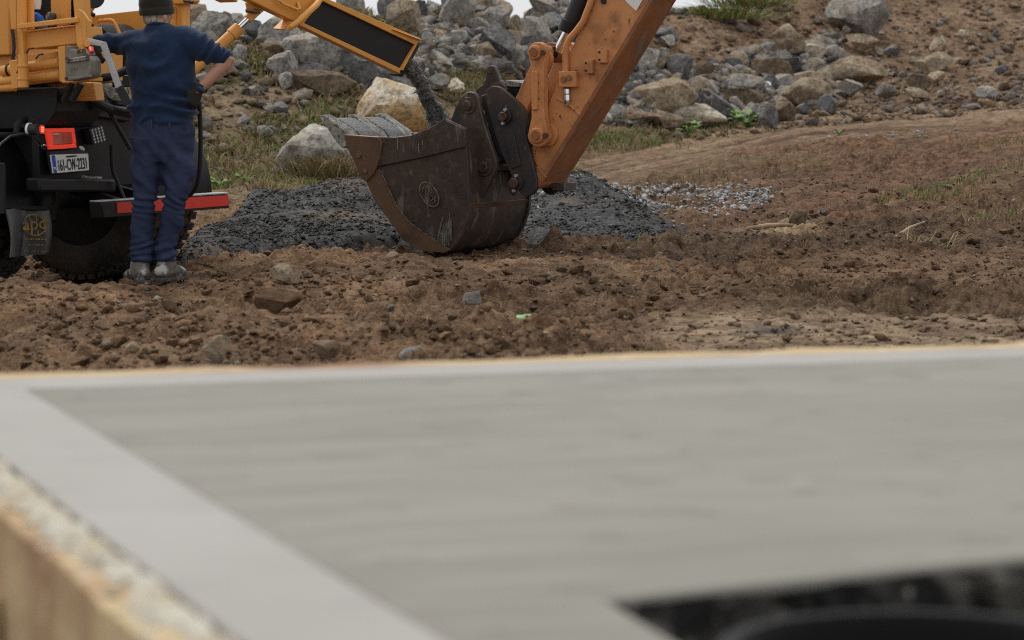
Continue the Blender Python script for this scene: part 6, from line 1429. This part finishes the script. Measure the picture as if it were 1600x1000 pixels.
# trousers
tj = MB()
tj.limb([(B(254, 182), .182, .125), (B(254, 190), .196, .134), (B(254, 205), .203, .145), (B(254, 222), .205, .150), (B(254, 240), .198, .143), (B(254, 254), .165, .115)], SX, 30)
tj.limb([(B(232, 225), .100, .12), (B(230.5, 250), .106, .118), (B(229, 275), .096, .105), (B(227, 300), .083, .090), (B(225, 318), .076, .081), (B(223.5, 335), .070, .078), (B(222.5, 355), .068, .078), (B(222, 380), .067, .074), (B(222, 400), .066, .072), (B(222, 408), .064, .07)], SX, 22)
tj.limb([(B(276, 225), .100, .12), (B(277.5, 250), .106, .118), (B(277, 275), .098, .103), (B(275.5, 300), .084, .090), (B(272, 318), .076, .081), (B(268.5, 335), .070, .078), (B(265.5, 355), .066, .076), (B(262, 380), .064, .071), (B(259, 400), .063, .07), (B(259, 407), .061, .068)], SX, 22)
def tjf(co, no):
    x = co[:, 0] - B(250, 0).x; z = co[:, 2] - pgz
    kn = np.exp(-((z - .48) / .07) ** 2); an = np.exp(-((z - .20) / .07) ** 2); sk = 3 * vn(x * 9, z * 6, 2)
    sk2 = 9 * vn(x * 6, z * 8, 12); f = kn * .0105 * np.sin(z * 120 + sk2 + x * 40) * vn(x * 14, z * 20, 13) * 1.4 + an * .012 * np.sin(z * 150 + sk2 - x * 30) * vn(x * 14 + 5, z * 22, 14) * 1.4
    f += .020 * (fbm(x * 9 + z * 5, z * 6, 3, 7) - .5) * 2 + .006 * np.sin(z * 40 + x * 55 + sk) * sstep(.5, .62, z) * (1 - sstep(.8, .95, z))
    seat = np.exp(-(x - .014) ** 2 / .0004) * sstep(.72, .78, z) * (1 - sstep(.98, 1.0, z)) * (co[:, 1] < YP); f -= seat * .012
    return co + no * f[:, None]
tro = remesh(tj, .009, 'trousers', MT['jean'], man, tjf, 3, .5)
def sew(pts, r=.0035, nm='seam'): MB().tube([B(u, v, y) for u, v, y in pts], r, 6).build(nm, MT['seam'], tro)
sew([(214, 214, -.135), (222, 216, -.15), (234, 216, -.155)]); sew([(284, 207, -.146), (292, 209, -.138), (300, 206, -.115)]); sew([(285, 204, -.146), (292, 206, -.138), (300, 203, -.116)])
for u_ in (241, 269): MB().prism([B(u_ - 1.3, 186, -.150), B(u_ + 1.3, 186, -.150), B(u_ + 1.3, 200, -.156), B(u_ - 1.3, 200, -.156)], (0, .012, 0)).build('belt_loop', MT['jean'], tro, 35)
# boots
def boot(uc, vb, dx, nm):
    b = MB(); an = B(uc, 403); g = B(uc, vb); fz = g.z
    yd = V3(dx, 1, 0).normalized(); sd = V3(1, -dx, 0).normalized()
    b.limb([(an + V3(0, 0, .01), .052, .058), (B(uc, 412, .0), .060, .068), (B(uc, 424, .0), .060, .074), (V3(g.x, g.y, fz + .045), .058, .08)], sd, 20)
    c = V3(g.x, g.y, fz)
    b.limb([(c + yd * -.095 + V3(0, 0, .04), .020, .02), (c + yd * -.085 + V3(0, 0, .046), .044, .042), (c + yd * -.03 + V3(0, 0, .058), .052, .056), (c + yd * .06 + V3(0, 0, .052), .050, .052), (c + yd * .13 + V3(0, 0, .044), .054, .044), (c + yd * .18 + V3(0, 0, .036), .046, .036), (c + yd * .205 + V3(0, 0, .032), .02, .018)], sd, 18)
    o = remesh(b, .008, 'boot', MT['boot'], man, None, 2, .5)
    out = [(-.105, .030), (-.085, .048), (-.02, .048), (.05, .046), (.12, .057), (.18, .048), (.212, .02)]
    poly = [c + yd * a + sd * w for a, w in out] + [c + yd * a - sd * w for a, w in out[::-1]]
    MB().prism([p + V3(0, 0, -.006) for p in poly], (0, 0, .026)).build('sole', MT['sole'], o, 35, .006)
boot(219, 442, -.55, 'boot'); boot(260, 438, .45, 'boot')
# gloves with five fingers each
def hand(wr, pdir, side, nrm, curl, name, sgn=1):
    """wrist point, direction of the palm, across-palm direction (towards the thumb), palm-inside normal"""
    g = MB(); p = Vector(pdir).normalized(); s = (Vector(side) - p * Vector(side).dot(p)).normalized(); nn = Vector(nrm); nn = (nn - p * nn.dot(p) - s * nn.dot(s)).normalized()
    g.limb([(wr - p * .05, .030, .036), (wr - p * .01, .028, .034), (wr + p * .03, .022, .042), (wr + p * .075, .021, .047), (wr + p * .092, .016, .042)], nn, 18)
    for k, (o_, l) in enumerate(((.032, .078), (.011, .088), (-.011, .082), (-.032, .066))):
        a = wr + p * .085 + s * o_; d = p.copy(); pts = [(a - p * .02, .0105, .0105), (a, .0108, .0108)]
        for j, f in enumerate((.42, .32, .26)):
            an_ = curl[j]; d = d * math.cos(an_) + (nn * (1 if j >= 0 else 1)) * math.sin(an_) if j == 0 else (Matrix.Rotation(an_, 3, p.cross(nn)) @ d)
            a = a + d * l * f; pts.append((a, .0102 - .001 * j, .0102 - .001 * j))
        g.limb(pts, s, 10)
    a = wr + p * .02 + s * .03; d1 = (p * .6 + s * .75 + nn * .25).normalized(); d2 = (p * .9 + s * .15 + nn * .5).normalized()
    g.limb([(a - d1 * .02, .012, .014), (a + d1 * .02, .0125, .013), (a + d1 * .04 + d2 * .012, .0115, .0115), (a + d1 * .045 + d2 * .04, .009, .009)], nn, 10)
    return remesh(g, .0042, name, MT['glove'], man, None, 2, .5)
wr = B(311, 142, -.10)
gl = hand(wr, V3(-.42, .12, -.9), V3(-.85, -.1, .45), V3(-.1, .95, .2), (.55, .95, .7), 'glove'); 
ddr = (B(311, 143, -.10) - B(325, 128, -.09)).normalized()
MB().limb([(B(318, 135, -.098), .033, .031), (B(317, 136, -.098), .036, .034), (B(315, 138.5, -.10), .036, .034), (B(314, 139.5, -.10), .033, .033)], V3(0, 1, 0), 22).build('cuff', MT['cuff'], gl, 180)
hand(B(143, 69, .0), V3(.35, -.35, -.9), V3(.8, -.2, .4), V3(.5, .8, .1), (.5, .9, .7), 'glove')
